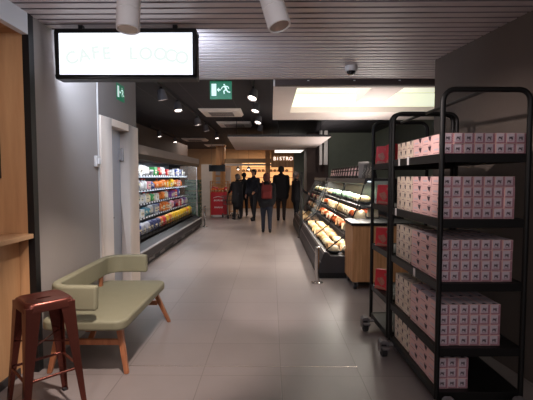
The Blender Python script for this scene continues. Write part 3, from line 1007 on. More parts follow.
pr('canopy', [(-1.0, 2.04), (-0.03, 2.025), (-0.03, 1.875), (-.09, 1.86), (-.30, 1.85), (-1.0, 1.85)], M['canopy_grey'], bev=.006)
pr('canopy_lip', [(-.035, 1.874), (-.045, 1.79), (-.075, 1.79), (-.085, 1.855)], M['black_metal'])
pr('light_tube', [(-.32, 1.83), (-.26, 1.83), (-.26, 1.848), (-.32, 1.848)], M['fridge_glow'])
pr('roof_box', [(-1.0, 2.045), (-.3, 2.045), (-.3, 2.08), (-1.0, 2.08)], M['charcoal'])
b = MB(); b.prism([(-1.0, 0), (-.02, 0), (-.0, .3), (-.12, .45), (-.12, 1.82), (-.03, 1.86), (-.03, 2.02), (-1.0, 2.02)], 0, .05)
b.build('end_panel', M['grey_light'], t)
b = MB(); b.prism([(-1.0, 0), (-.02, 0), (-.0, .3), (-.36, .42), (-.60, .5), (-.60, 1.82), (-.03, 1.86), (-.03, 2.02), (-1.0, 2.02)], L - .05, L)
b.build('end_panel', M['charcoal'], t)
b = MB(); b.prism([(-.60, .5), (-.36, .42), (-.12, .42), (-.12, 1.84), (-.60, 1.82)], L - .03, L - .02)
b.build('end_glass', M['glass'], t)
b = MB(); b.prism([(-.12, .36), (-.09, .36), (-.09, 1.86), (-.12, 1.86)], L - .045, L - .005)
b.build('glass_frame', M['grey_light'], t)
FZ = [0.40, 0.72, 0.985, 1.25, 1.53]
FX = [-.22, -.34, -.36, -.37, -.38]
for k in range(5):
    pr('shelf', [(-.92, FZ[k] - .025), (FX[k], FZ[k] - .025), (FX[k], FZ[k]), (-.92, FZ[k])], M['bag_black'], 0.06, L - .06)
    if k:
        pr('price_rail', [(FX[k], FZ[k] - .026), (FX[k] + .010, FZ[k] - .026), (FX[k] + .006, FZ[k] + .008), (FX[k], FZ[k] + .008)], M['price_strip'], 0.06, L - .06)
        pr('shelf_light', [(FX[k] - .05, FZ[k] - .034), (FX[k] - .03, FZ[k] - .034), (FX[k] - .03, FZ[k] - .0265), (FX[k] - .06, FZ[k] - .0265)], M['fridge_glow'], .06, L - .06)
    else:
        b = MB()
        for q in range(4): b.cyl((FX[0] + .01, .06, FZ[0] + .02 + q * .035), (FX[0] + .01, L - .06, FZ[0] + .02 + q * .035), .005, n=6)
        for q in range(28): b.cyl((FX[0] + .01, .06 + q * (L - .12) / 27, FZ[0] - .02), (FX[0] + .01, .06 + q * (L - .12) / 27, FZ[0] + .13), .005, n=6)
        b.build('wire_rail', M['black_metal'], t)
SHN = ['bottom', 'fourth', 'third', 'second', 'top']
pal = [  # colours along each shelf from near to far: (until y, choices)
    [(8.6, ['blue', 'grey', 'navy', 'white']), (9.0, ['orange', 'red']), (12.3, ['yellow', 'yellow', 'yellow', 'orange'])],
    [(7.9, ['white', 'cream', 'white']), (9.0, ['blue', 'white', 'teal', 'grey']), (9.9, ['orange', 'orange', 'red']), (12.3, ['white', 'red', 'purple', 'pink'])],
    [(8.2, ['white', 'white', 'grey', 'pink']), (9.0, ['green', 'cream', 'white']), (10.0, ['cream', 'orange', 'white']), (10.9, ['red', 'purple', 'orange']), (12.3, ['purple', 'white', 'blue', 'red'])],
    [(7.7, ['navy', 'blue', 'grey']), (8.4, ['white', 'white', 'pink']), (8.9, ['blue', 'navy']), (9.6, ['orange', 'cream', 'orange']), (11.0, ['yellow', 'orange', 'yellow']), (12.3, ['white', 'orange', 'pink'])],
    [(7.6, ['grey', 'pink', 'navy']), (8.9, ['white', 'white', 'grey']), (9.2, ['green']), (10.6, ['red', 'white', 'orange', 'white', 'pink']), (12.3, ['blue', 'white', 'grey'])],
]
kinds = {0: [('bag', BAG)], 1: [('box', PBOX), ('tub', TUB), ('bag', BAG)], 2: [('box', PBOX), ('bag', BAG), ('bottle', BOT)], 3: [('bag', BAG), ('box', PBOX), ('bottle', BOT)], 4: [('box', PBOX), ('bag', BAG), ('tub', TUB)]}
nmz = {'bag': 'food_bag', 'box': 'food_box', 'tub': 'food_tub', 'bottle': 'drink_bottle'}
for k in range(5):
    yy = FY0 + .2; i = 1
    prev = None
    while yy < FY1 - .14 and i < 31:
        for lim, ch in pal[k]:
            if yy < lim: break
        col = random.choice(ch)
        kd, me = random.choice(kinds[k])
        w = {'bag': .23, 'box': .20, 'tub': .17, 'bottle': .12}[kd] * random.uniform(.9, 1.08)
        h = {'bag': .21, 'box': .19, 'tub': .14, 'bottle': .215}[kd] * random.uniform(.72, 1.03)
        dpt = {'bag': .12, 'box': .14, 'tub': .17, 'bottle': .12}[kd]
        if k == 4: h *= 1.05
        if k == 0: w, h, dpt = .24, .24, .16
        rx = 0
        o = inst(nmz[kd], me, (-2.1 + FX[k] - .02 - dpt / 2 - random.uniform(0, .03), yy + w / 2, FZ[k] + .001),
                 f'{col} food {kd}, {ORD[i]} from the near end on the {SHN[k]} fridge shelf', kd, f'groceries on the {SHN[k]} fridge shelf',
                 (0, 0, PI / 2 + random.uniform(-.08, .08)), (w, dpt, h), PK[col])
        yy += w + .012; i += 1

# ------------------------------------------------------------------ right deli cabinets
def deli(y0, y1, label, which, full=True):
    L = y1 - y0
    t = empty('deli_display', label, 'refrigerator', (0, y0, 0))
    def pp(name, poly, m, a=0.0, c=None, par=None, bev=0.0):
        b = MB(); b.prism(poly, a, L if c is None else c); return b.build(name, m, par or t, bevel=bev, seg=2)
    pp('kick_plate', [(.70, 0), (1.95, 0), (1.95, .08), (.70, .08)], M['black_metal'])
    pp('base', [(.70, .08), (1.95, .08), (1.95, .33), (.88, .33), (.84, .385), (.79, .385), (.70, .16)], M['charcoal'])
    pp('bumper', [(.775, .355), (.795, .355), (.80, .392), (.79, .395)], M['grey_light'])
    pp('bumper', [(.725, .22), (.74, .22), (.75, .25), (.735, .25)], M['grey_light'])
    pp('back_panel', [(1.80, .33), (1.95, .33), (1.95, 1.46), (1.80, 1.46)], M['bag_black'])
    pp('canopy', [(1.42, 1.44), (1.95, 1.44), (1.95, 1.48), (1.38, 1.48), (1.36, 1.40), (1.38, 1.39)], M['charcoal'])
    pp('light_tube', [(1.46, 1.425), (1.50, 1.425), (1.50, 1.438), (1.46, 1.438)], M['fridge_glow'], .05, L - .05)
    decks = [(.86, .335, 1.50), (1.125, .61, 1.62), (1.24, .825, 1.72), (1.33, 1.045, 1.79)]
    for k, (fx, z, bx) in enumerate(decks):
        if k:
            pp('deck', [(fx, z), (bx, z + .06), (bx, z + .04), (fx, z - .02)], M['charcoal'], .04, L - .04)
            pp('price_rail', [(fx - .03, z - .03), (fx - .004, z - .05), (fx - .002, z + .035), (fx - .022, z + .03)], M['dark_plastic'], .04, L - .04)
    for yy in (.08, L * .42, L - .08):
        b = MB(); b.tube([(.82, yy, .40), (1.10, yy, .62), (1.205, yy, .86), (1.30, yy, 1.10), (1.385, yy, 1.40)], .010, 8)
        b.build('support_arm', M['black_metal'], t, smooth=True)
    for ye in (0.0, L):
        b = MB(); b.quad((.86, ye, .39), (1.80, ye, .39), (1.80, ye, 1.39), (1.38, ye, 1.39)); b.build('end_glass', M['glass'], t, fix=False)
    # food
    sets = [[('golden_bun', 'brown_wrap', 'pale_sandwich')], [('brown_wrap', 'pale_sandwich', 'golden_bun')], None, None]
    dn = ['lowest tray', 'second deck', 'third deck', 'top deck']
    for k, (fx, z, bx) in enumerate(decks):
        yy = .10; i = 1
        while yy < L - .2 and i < 30:
            yw = y0 + yy
            if k == 3:
                kind, me, nm = ('lettuce', SAL, 'salad_bowl') if yw > 6.9 else ('cream_salad', SAL, 'salad_bowl')
                if yw > 8.6: kind = random.choice(('cream_salad', 'lettuce'))
            elif k == 2:
                kind = random.choice(('orange_salad', 'red_salad', 'red_salad', 'pale_sandwich')) if (yw < 7.0 or yw > 9.1) else random.choice(('pale_sandwich', 'golden_bun'))
                me, nm = (SAL, 'salad_bowl') if 'salad' in kind else (SAND, 'sandwich_pack')
            elif k == 1:
                kind = random.choice(('brown_wrap', 'pale_sandwich', 'orange_salad')); me, nm = (SAND, 'sandwich_pack') if kind != 'orange_salad' else (SAL, 'salad_bowl')
            else:
                kind = random.choice(('golden_bun', 'pale_sandwich', 'golden_bun', 'brown_wrap')); me, nm = random.choice(((SAND, 'sandwich_pack'), (SAL, 'salad_bowl')))
            w = .19; h = .12 if k != 3 else .13
            dep = .2
            for row in range(2):
                if k == 3 and row: continue
                xx = fx + .10 + row * .20
                cw = kind.replace('_', ' ')
                cat = 'salad' if nm == 'salad_bowl' else 'sandwich'
                rowt = 'front row' if row == 0 else 'rear row'
                slope = .06 / (bx - fx) if k else 0
                inst(nm, me, (xx, yw + w / 2, z + .004 + (xx - fx + .1) * slope + (.012 if k else 0)),
                     f'{kind.split("_")[0]} {cat} pack, {ORD[i]} from near end, {rowt}, {dn[k]} of {which} deli display', cat,
                     f'food packs on the {dn[k]} of the {which} deli display', (0, -.12 if k else -.05, (PI / 2 + random.uniform(-.3, .3)) if nm == 'sandwich_pack' else random.uniform(0, 3)),
                     (w * .97 if nm != 'sandwich_pack' else w * .95, w * .97 if nm != 'sandwich_pack' else .17, h * random.uniform(.9, 1.1)), FD[kind])
            yy += w + .015; i += 1
    return t
deli(6.02, 10.0, 'open chilled deli display with sloping decks behind the wood cabinet', 'nearer')
deli(10.25, 12.95, 'second chilled deli display further along the right side', 'farther')
b = MB(); b.box(.72, .78, 10.06, 10.16, 0, 1.62); b.box(.66, .84, 10.03, 10.19, 0, .015)
tag(b.build('shelf_post', M['black_metal']), 'black upright post between the two deli displays', 'post')

# items on the deli canopy
def pouch(loc, lb, m1, m2, w, h, grp):
    t = empty('snack_pouch', lb, 'pouch', loc, 0, grp)
    b = MB()
    b.hexa([(-.05, -w / 2, 0), (.05, -w / 2, 0), (.05, w / 2, 0), (-.05, w / 2, 0), (-.01, -w / 2, h), (.01, -w / 2, h), (.01, w / 2, h), (-.01, w / 2, h)])
    b.build('pouch_body', m1, t, bevel=.012)
    b = MB()
    def px(z): return -.05 + .04 * z / h - .004
    if m2 is M['paper']:
        # silvery swirl
        pts = [(.0 + .3 * w * math.sin(a * 1.6), h * (.2 + .55 * a / 4)) for a in (0, .5, 1, 1.5, 2, 2.5, 3, 3.5, 4)]
        for (ya, za), (yb, zb) in zip(pts, pts[1:]):
            b.quad((px(za), ya - .01, za), (px(zb), yb - .01, zb), (px(zb), yb + .01, zb), (px(za), ya + .01, za))
    else:
        b.quad((px(h * .2), -w * .4, h * .2), (px(h * .2), w * .3, h * .2), (px(h * .55), w * .3, h * .55), (px(h * .55), -w * .4, h * .55))
        b.quad((px(h * .65), -w * .3, h * .65), (px(h * .65), w * .38, h * .65), (px(h * .82), w * .38, h * .82), (px(h * .82), -w * .3, h * .82))
    b.build('print', m2, t, fix=False)
pk_print = mat('pouch_print', (206, 168, 172), 0.5, var=.3, scale=25)
i = 1; yy = 6.72
while yy < 9.8:
    pouch((1.46, yy, 1.481), f'dark snack pouch with pink print, {ORD[i]} from the near end on the deli canopy', M['dark_brown_cloth'], pk_print, .22, .21, 'pink printed pouches on the deli canopy')
    yy += .27; i += 1
for i in range(3):
    pouch((1.50, 6.09 + .2 * i, 1.481), f'black pouch with silver swirl, {ORD[i + 1]} from the near end on the deli canopy', M['bag_black'], M['paper'], .19, .22, 'black pouches on the deli canopy')
b = MB(); b.box(1.40, 1.56, 6.585, 6.60, 1.481, 1.745)
tag(b.build('shelf_divider', M['grey_light']), 'pale upright divider between black and pink pouches', 'divider')

# wood cabinet in front of the deli
t = empty('wood_cabinet', 'oak cabinet on casters with black top at the near end of the deli', 'cabinet', (1.08, 5.39, 0))
b = MB(); b.box(0, .80, 0, .56, .105, .855); b.build('body', M['deli_wood'], t, bevel=.003)
b = MB(); b.box(-.02, .82, -.015, .585, .857, .895); b.build('worktop', M['black_metal'], t, bevel=.004)
for cx, cy in ((.05, .06), (.75, .06), (.05, .5), (.75, .5)):
    b = MB(); b.box(cx - .03, cx + .03, cy - .04, cy + .04, .085, .104); b.box(cx - .028, cx - .02, cy - .03, cy + .03, .035, .09); b.box(cx + .02, cx + .028, cy - .03, cy + .03, .035, .09)
    cs = b.build('caster', M['caster_grey'], t)
    b = MB(); b.cyl((cx - .016, cy, .04), (cx + .016, cy, .04), .04, n=18); b.build('wheel', M['rubber'], cs, smooth=True)

def bollard(x, y, h, lb):
    t = empty('chrome_bollard', lb, 'bollard', (x, y, 0))
    b = MB(); b.cyl((0, 0, .015), (0, 0, h), .032, n=20); b.lathe([(.032, h), (.03, h + .012), (.016, h + .02)], 20)
    b.build('tube', M['chrome'], t, smooth=True)
    b = MB(); b.lathe([(.085, 0), (.085, .008), (.05, .018), (.034, .03)], 24); b.build('base_flange', M['chrome'], t, smooth=True)
bollard(.655, 5.76, .50, 'short chrome bollard at the corner of the deli display')
bollard(-2.0, 12.35, .62, 'short chrome bollard at the far end of the wall fridge')

# ------------------------------------------------------------------ promo stand, crates, hanging board
t = empty('promotion_stand', 'red promotional stand with white marks beside the far end of the fridge', 'display stand', (-1.97, 15.4, 0))
b = MB(); b.box(-.30, .30, -.02, .02, .07, .93); fp = b.build('front_panel', M['red_panel'], t, bevel=.01)
b = MB()
for zc, ww in ((.62, .18), (.36, .16)):
    for q in range(7):
        xa = -ww + 2 * ww * q / 7
        b.quad((xa, -.024, zc - .03 + .012 * (q % 2)), (xa + ww * .2, -.024, zc - .03), (xa + ww * .2, -.024, zc + .035), (xa + ww * .06, -.024, zc + .03 - .01 * (q % 3)))
pts = [(-.2 + .4 * i / 10, .70 + .05 * math.sin(PI * i / 10)) for i in range(11)]
for (xa, za), (xb, zb) in zip(pts, pts[1:]): b.quad((xa, -.024, za), (xb, -.024, zb), (xb, -.024, zb + .02), (xa, -.024, za + .02))
b.build('white_marks', M['paper'], fp, fix=False)
b = MB(); b.box(-.30, .30, .02, .55, .07, .88); b.build('body', M['red_box_dark'], t)
b = MB(); b.box(-.24, .24, -.01, .5, 0.0, .07); b.build('plinth', M['white_paint'], t)
b = MB()
for sx in (-.31, .34):
    for sy in (0, .5): b.cyl((sx, sy, 0), (sx, sy, 1.35), .018, n=8)
for zz in (1.0, 1.2, 1.34):
    b.tube([(-.31, 0, zz), (.34, 0, zz), (.34, .5, zz), (-.31, .5, zz)], .012, 6, closed=True)
b.build('wire_frame', M['far_wood'], t)
i = 1
for q in range(5):
    for r in range(2):
        inst('food_bag', BAG, (-2.2 + q * .125, 15.5 + r * .2, .885), f'orange packet {ORD[q + 1]} from left, {"front" if r == 0 else "rear"} row, on top of the red stand', 'packet', 'orange packets on the red stand', (0, 0, random.uniform(-.2, .2)), (.13, .1, random.uniform(.16, .26)), random.choice((M['orange'], PK['red'], M['orange'])))
# wooden trolley display beside
t = empty('wire_trolley', 'wooden framed trolley display right of the red stand', 'trolley', (-1.45, 15.75, 0))
b = MB()
for sx in (-.14, .14):
    for sy in (0, .5): b.cyl((sx, sy, .06), (sx, sy, 1.25), .016, n=8)
b.build('frame', M['far_wood'], t)
for zz in (.15, .5, .85, 1.2):
    b = MB(); b.box(-.15, .15, -.01, .51, zz, zz + .025); b.build('shelf', M['far_wood'], t)
for sx in (-.12, .12):
    for sy in (.03, .47):
        b = MB(); b.cyl((sx - .012, sy, .035), (sx + .012, sy, .035), .035, n=12); b.build('wheel', M['rubber'], t)
for k in range(4):
    t = empty('bottle_crate', f'green bottle crate, {("bottom", "second", "third", "top")[k]} of the stack at the fridge end', 'crate', (-2.42, 12.75, .002 + k * .36), 0, 'green crates at the fridge end')
    b = MB(); b.box(-.22, .22, -.2, .2, 0, .02)
    for zz in (0.02, .14, .26): b.box(-.22, .22, -.2, -.18, zz, zz + .07); b.box(-.22, .22, .18, .2, zz, zz + .07); b.box(-.22, -.2, -.2, .2, zz, zz + .07); b.box(.2, .22, -.2, .2, zz, zz + .07)
    for sx in (-.21, .21):
        for sy in (-.19, .19): b.box(sx - .012, sx + .012, sy - .012, sy + .012, .0, .345)
    b.build('crate_shell', M['green_crate'], t)
    b = MB()
    for q in range(4):
        for r in range(3): b.lathe([(.04, .022), (.042, .2), (.016, .27), (.016, .33)], 10, c=(-.15 + q * .1, -.12 + r * .12, 0))
    tag(b.build('bottles', M['green_crate'], t, smooth=True), kind='stuff')
t = empty('hanging_board', 'black board hanging above the red stand', 'sign', (-1.97, 15.0, 1.70))
b = MB(); b.box(-.30, .30, 0, .03, 0, .24); b.build('board', M['bag_black'], t)
b = MB(); b.cyl((-.2, .015, .24), (-.2, .015, 1.29), .005, n=6); b.cyl((.2, .015, .24), (.2, .015, 1.29), .005, n=6); b.build('hanging_wire', M['grey_metal'], t)

# ------------------------------------------------------------------ far shop fronts
def shopfront():
    for x, w, m, lb in ((-2.34, .40, 'far_wood', 'wooden pillar left of the far shop front'), (-.15, .22, 'far_wood', 'narrow wooden pillar in the middle of the far shop front')):
        b = MB(); b.box(x - w / 2, x + w / 2, 19.0, 19.3, 0, 2.99)
        struct(b.build('trim_14', M[m]), lb)
    b = MB(); b.box(-2.3, .0, 19.05, 19.25, 2.15, 2.35); b.box(-2.3, 0, 19.0, 19.2, 2.02, 2.12, 1)
    struct(b.build('trim_15', [M['far_plaster'], M['far_white']]), 'pale fascia bands over the far counter')
    b = MB(); b.box(.0, 1.05, 19.0, 19.2, 1.95, 3.0)
    struct(b.build('trim_16', M['far_wood']), 'wooden fascia behind the bistro lettering')
    t = empty('bistro_sign', 'white BISTRO lettering on the far wooden fascia', 'sign', (.53, 18.99, 2.34))
    for ch, x in zip('BISTRO', (-.36, -.23, -.09, .06, .22, .39)):
        text_mesh('letter', ch, .23, M['light_strip'], t, T3(x, -.01, 0) @ UPR, .012)
    # bakery shelves glowing warm
    t = empty('bakery_counter', 'warm lit bakery counter under the bistro lettering', 'counter', (.1, 19.6, 0))
    b = MB(); b.box(-1.6, 1.0, 0, .6, 0, 1.05); b.build('base', M['far_wood'], t)
    b = MB(); b.box(-1.6, 1.0, -.05, .65, 1.05, 1.09); b.build('worktop', M['far_plaster'], t)
    b = MB(); b.box(-1.6, 1.0, 1.6, 1.64, 1.1, 2.3); b.build('lit_back', M['far_glow'], t)
    for zz in (1.45, 1.75, 2.0):
        b = MB(); b.box(-1.6, 1.0, 1.2, 1.6, zz, zz + .03); b.build('shelf', M['far_wood'], t)
    for q in range(12):
        inst('bread_loaf', SAL, (-1.4 + q * .2, 20.95, 1.785), f'bread loaf {ORD[q + 1]} from left on the bakery shelf', 'bread', 'bread loaves on the bakery shelf', (0, 0, 0), (.18, .12, .12), FD['brown_wrap'])
    # pale lit openings on the left
    for x0, x1, z0, z1, m, lb in ((-3.3, -2.78, .0, 2.1, 'far_white', 'pale lit doorway left of the wooden pillar'), (-2.32, -1.9, .9, 2.0, 'far_white', 'pale wall poster panel right of the pillar')):
        b = MB(); b.box(x0, x1, 19.4, 19.45, z0, z1)
        struct(b.build('window_1', M[m]), lb)
    t = empty('window_frame_board', 'wooden notice board with green panes beside the pillar', 'board', (-2.45, 18.95, 1.2))
    b = MB(); b.box(-.16, .16, 0, .03, -.05, .75); b.build('frame', M['far_wood'], t)
    for zz in (0.0, .38):
        b = MB(); b.box(-.11, .11, -.012, 0, zz, zz + .3); b.build('pane', M['exit_white'] if 0 else M['grey_light'], t)
    # pendant lamps over the counter
    for k, x in enumerate((-1.55, -1.05, .45)):
        t = empty('pendant_lamp', f'small warm pendant lamp, {ORD[k + 1]} from left over the far counter', 'lamp', (x, 19.35, 2.99), 0, 'pendant lamps over the far counter')
        b = MB(); b.cyl((0, 0, 0), (0, 0, -1.0), .006, n=6); b.build('cord', M['dark_plastic'], t)
        b = MB(); b.lathe([(.02, -.98), (.05, -1.0), (.1, -1.12)], 16); b.build('lamp_shade', M['dark_plastic'], t, smooth=True)
        b = MB(); b.ball((0, 0, -1.11), .05); b.build('bulb', M['lamp_glow'], t, smooth=True)
shopfront()

# ------------------------------------------------------------------ people
def capsules(segs, voxel, name, smooth_it=4):
    b = MB()
    for p, q, r0, r1 in segs:
        p = Vector(p); q = Vector(q)
        b.ball(p, r0, 12, 8); b.ball(q, r1, 12, 8)
        if (q - p).length > 1e-4: b.cyl(p, q, r0, r1, 12)
    me = b.mesh(name + '_raw', [M['skin']], fix=False)
    o = bpy.data.objects.new(name + '_raw', me); C.objects.link(o)
    r = o.modifiers.new('r', 'REMESH'); r.mode = 'VOXEL'; r.voxel_size = voxel
    s = o.modifiers.new('s', 'SMOOTH'); s.iterations = smooth_it; s.factor = .5
    bpy.context.view_layer.update()
    out = bpy.data.meshes.new_from_object(o.evaluated_get(bpy.context.evaluated_depsgraph_get()))
    bpy.data.objects.remove(o); bpy.data.meshes.remove(me)
    out.name = name
    for p in out.polygons: p.use_smooth = True
    return out


def person(loc, h, face, label, coat, trousers, hair, stride=.12, arms=((.05, .0), (.05, .0)), coat_z=.80, hair_long=.0,
           bald=False, lean=0.0, shoe=None, bulk=1.0, skirt=False):
    """face: rotation about z; the figure looks along local +y. arms: (forward swing, elbow bend) for left, right"""
    t = empty('person', label, 'person', loc, face)
    k = h / 1.75
    S = lambda x, y, z: (x * k, (y + lean * max(0, z - .9)) * k, z * k)
    body = []; trs = []; shs = []; sleeves = []
    for sx, st in ((-1, stride), (1, -stride)):
        hip = (sx * .09, 0, .92); lift = .05 if st < 0 else 0.0
        knee = (sx * .095, st * .55 + .02, .50); ank = (sx * .095, st * 1.1 - .01, .085 + lift)
        toe = (sx * .105, st * 1.1 + .15, .03 + lift * .2); heel = (sx * .095, st * 1.1 - .03, .04 + lift)
        body += [(S(*hip), S(*knee), .085 * k, .058 * k), (S(*knee), S(*ank), .056 * k, .036 * k), (S(*heel), S(*toe), .034 * k, .028 * k)]
        trs += [(S(*hip), S(*knee), .100 * k * bulk, .072 * k), (S(*knee), S(ank[0], ank[1], ank[2] + .02), .068 * k, .054 * k)]
        shs += [(S(*heel), S(*toe), .045 * k, .036 * k), (S(ank[0], ank[1], ank[2]), S(*heel), .048 * k, .045 * k)]
    for sx in (-1, 1): body.append((S(sx * .07, 0, .95), S(sx * .085, 0, 1.36), .105 * k, .085 * k))
    body += [(S(0, 0, 1.0), S(0, .01, 1.38), .11 * k, .09 * k), (S(-.13, 0, 1.42), S(.13, 0, 1.42), .06 * k, .06 * k),
             (S(0, 0, 1.42), S(0, .015, 1.56), .055 * k, .052 * k)]
    # head: skull, jaw, nose, ears, brow
    hz = 1.64
    body += [(S(0, -.012, hz + .015), S(0, .015, hz + .02), .086 * k, .080 * k), (S(0, .03, hz - .07), S(0, .05, hz - .082), .052 * k, .040 * k),
             (S(0, .092, hz + .012), S(0, .110, hz - .022), .012 * k, .016 * k), (S(-.083, -.005, hz + .012), S(-.085, -.012, hz - .025), .013 * k, .011 * k),
             (S(.083, -.005, hz + .012), S(.085, -.012, hz - .025), .013 * k, .011 * k), (S(-.035, .078, hz + .030), S(.035, .078, hz + .030), .014 * k, .014 * k),
             (S(-.022, .088, hz - .062), S(.022, .088, hz - .062), .009 * k, .009 * k)]
    for (sw, be), sx in zip(arms, (-1, 1)):
        sh = Vector((sx * .185, 0, 1.40)); up = .29; fo = .25
        el = sh + Vector((sx * .045, math.sin(sw) * up, -math.cos(sw) * up))
        a2 = sw + be
        wr = el + Vector((-sx * .015, math.sin(a2) * fo, -math.cos(a2) * fo))
        body += [(S(*sh), S(*el), .050 * k, .040 * k), (S(*el), S(*wr), .038 * k, .027 * k)]
        sleeves += [(S(*sh), S(*el), .068 * k * bulk, .056 * k), (S(*el), S(*(el.lerp(wr, .93))), .054 * k, .044 * k)]
        dr = (wr - el).normalized()
        palm = wr + dr * .075
        body.append((S(*wr), S(*palm), .024 * k, .026 * k))
        body.append((S(*(wr + dr * .03 + Vector((0, .012, 0)))), S(*(palm + Vector((0, .022, 0)))), .019 * k, .019 * k))
        body.append((S(*(wr + dr * .03 - Vector((0, .012, 0)))), S(*(palm - Vector((0, .022, 0)))), .019 * k, .019 * k))
        perp = Vector((0, dr.z, -dr.y)); inw = Vector((-sx, 0, 0))
        for fi, ln in enumerate((.066, .076, .071, .056)):
            base = palm + perp * ((fi - 1.5) * .0215)
            mid = base + dr * ln * .55 + inw * .006; tip = mid + dr * ln * .42 + inw * .018
            body += [(S(*base), S(*mid), .0098 * k, .0092 * k), (S(*mid), S(*tip), .009 * k, .0078 * k)]
        th = wr + dr * .025 - perp * .026
        body += [(S(*th), S(*(th + dr * .035 - perp * .022 + inw * .01)), .0115 * k, .0105 * k), (S(*(th + dr * .035 - perp * .022 + inw * .01)), S(*(th + dr * .064 - perp * .026 + inw * .016)), .010 * k, .0085 * k)]
    me = capsules(body, .0085 * k, 'body', 3); me.materials.clear(); me.materials.append(M['skin'])
    o = bpy.data.objects.new('body', me); C.objects.link(o); o.parent = t
    # eyes
    b = MB()
    for sx in (-1, 1): b.ball(S(sx * .033, .084, hz + .012), .011 * k, 10, 6)
    b.build('eyes', M['ink'], t, smooth=True)
    def cloth(nm, segs, m, vx=.016):
        me = capsules(segs, vx * k, nm, 5); me.materials.clear(); me.materials.append(m)
        o = bpy.data.objects.new(nm, me); C.objects.link(o); o.parent = t
        return o
    cloth('trousers', trs + [(S(-.08, 0, .95), S(.08, 0, .95), .125 * k, .125 * k)], trousers)
    cloth('shoe', shs[:2], shoe or M['black_cloth'], .012); cloth('shoe', shs[2:], shoe or M['black_cloth'], .012)
    ct = []
    for sx in (-1, 1):
        ct += [(S(sx * .085, 0, coat_z + .08), S(sx * .085, 0, 1.05), (.135 if coat_z < .85 else .125) * k * bulk, .118 * k * bulk), (S(sx * .085, 0, 1.05), S(sx * .10, 0, 1.34), .118 * k * bulk, .105 * k * bulk)]
    ct += [(S(0, .0, coat_z + .08), S(0, .012, 1.38), .135 * k * bulk, .122 * k * max(1, bulk)), (S(-.14, 0, 1.405), S(.14, 0, 1.405), .072 * k, .072 * k), (S(0, 0, 1.42), S(0, .0, 1.495), .085 * k, .068 * k)]
    if skirt: ct += [(S(0, 0, .55), S(0, 0, .95), .17 * k, .16 * k)]
    cloth('coat', ct + sleeves, coat)
    if not bald:
        hs = [(S(0, -.025, hz + .035), S(0, .012, hz + .045), .094 * k, .082 * k), (S(0, -.04, hz - .02), S(0, -.035, hz + .03), .080 * k, .085 * k),
              (S(-.045, -.02, hz + .0), S(-.05, .0, hz + .05), .052 * k, .05 * k), (S(.045, -.02, hz + .0), S(.05, .0, hz + .05), .052 * k, .05 * k)]
        if hair_long: hs += [(S(-.05, -.045, hz), S(-.055, -.05, hz - hair_long), .06 * k, .045 * k), (S(.05, -.045, hz), S(.055, -.05, hz - hair_long), .06 * k, .045 * k), (S(0, -.06, hz), S(0, -.065, hz - hair_long), .06 * k, .05 * k)]
        cloth('hair', hs, hair, .012)
    return t

person((-.12, 10.95, 0), 1.60, .04, 'person in dark jacket and jeans walking away with a red backpack', M['black_cloth'], M['jeans'], M['auburn_hair'], .16, ((.25, .3), (-.2, .25)), .80, .08, bulk=1.2)
person((.345, 13.95, 0), 1.86, -.05, 'tall person in a long black coat walking away beside the deli display', M['black_cloth'], M['dark_brown_cloth'], M['dark_hair'], .12, ((.1, .5), (.0, .6)), .74, 0, bulk=1.25)
person((-.60, 14.2, 0), 1.76, PI - .5, 'person in an open navy jacket facing the entrance in the middle group', M['navy_cloth'], M['black_cloth'], M['dark_hair'], .14, ((.3, .7), (.1, .4)), .92)
person((-1.18, 14.4, 0), 1.60, .45, 'grey-haired person in long black coat at the left holding a trolley', M['black_cloth'], M['black_cloth'], M['grey_hair'], .08, ((.5, .6), (.5, .6)), .62, .05, bulk=1.12, skirt=True)
person((-1.02, 15.5, 0), 1.66, .2, 'dark-haired person in black standing behind the grey-haired person', M['black_cloth'], M['black_cloth'], M['dark_hair'], .06, ((.1, .3), (.1, .3)), .80)
person((.82, 13.45, 0), 1.66, -1.1, 'person with pale grey hair in black at the far deli display', M['black_cloth'], M['black_cloth'], M['grey_hair'], .06, ((.6, .7), (.4, .7)), .72, .03)

# backpack
t = empty('backpack', 'red backpack on the back of the walking person', 'backpack', (-.12, 10.95, 0), .04)
b = MB(); b.prismz(rrect(-.14, .14, -.31, -.165, .05), .93, 1.30); b.build('main_pocket', M['red_cloth'], t, bevel=.04, seg=4)
b = MB(); b.prismz(rrect(-.11, .11, -.345, -.30, .02), .96, 1.13); b.build('front_pocket', M['red_cloth'], t, bevel=.015)
for sx in (-.09, .09):
    b = MB(); b.tube([(sx, -.15, 1.29), (sx * 1.15, -.05, 1.385), (sx * 1.2, .07, 1.37), (sx * 1.25, .13, 1.2), (sx * 1.4, .08, 1.02), (sx * 1.4, -.12, .96)], .018, 8); b.build('strap', M['red_cloth'], t, smooth=True)

# shopping trolley held by the grey-haired person
t = empty('shopping_trolley', 'dark shopping trolley held by the grey-haired person', 'trolley', (-1.45, 14.93, 0), .45)
b = MB()
for z, w, y0_, y1_ in ((.50, .19, -.12, .32), (.65, .21, -.16, .36), (.80, .23, -.20, .40)):
    b.tube([(-w, y0_, z), (w, y0_, z), (w, y1_, z), (-w, y1_, z)], .008, 6, closed=True)
for q in range(7):
    u = q / 6
    b.cyl((lerp(-.19, .19, u), -.12, .5), (lerp(-.23, .23, u), -.2, .8), .004, n=5); b.cyl((lerp(-.19, .19, u), .32, .5), (lerp(-.23, .23, u), .4, .8), .004, n=5)
    b.cyl((lerp(-.19, .19, u), -.12, .5), (lerp(-.19, .19, u), .32, .5), .004, n=5)
    b.cyl((-.19, lerp(-.12, .32, u), .5), (-.23, lerp(-.2, .4, u), .8), .004, n=5); b.cyl((.19, lerp(-.12, .32, u), .5), (.23, lerp(-.2, .4, u), .8), .004, n=5)
b.build('basket', M['grey_metal'], t)
b = MB()
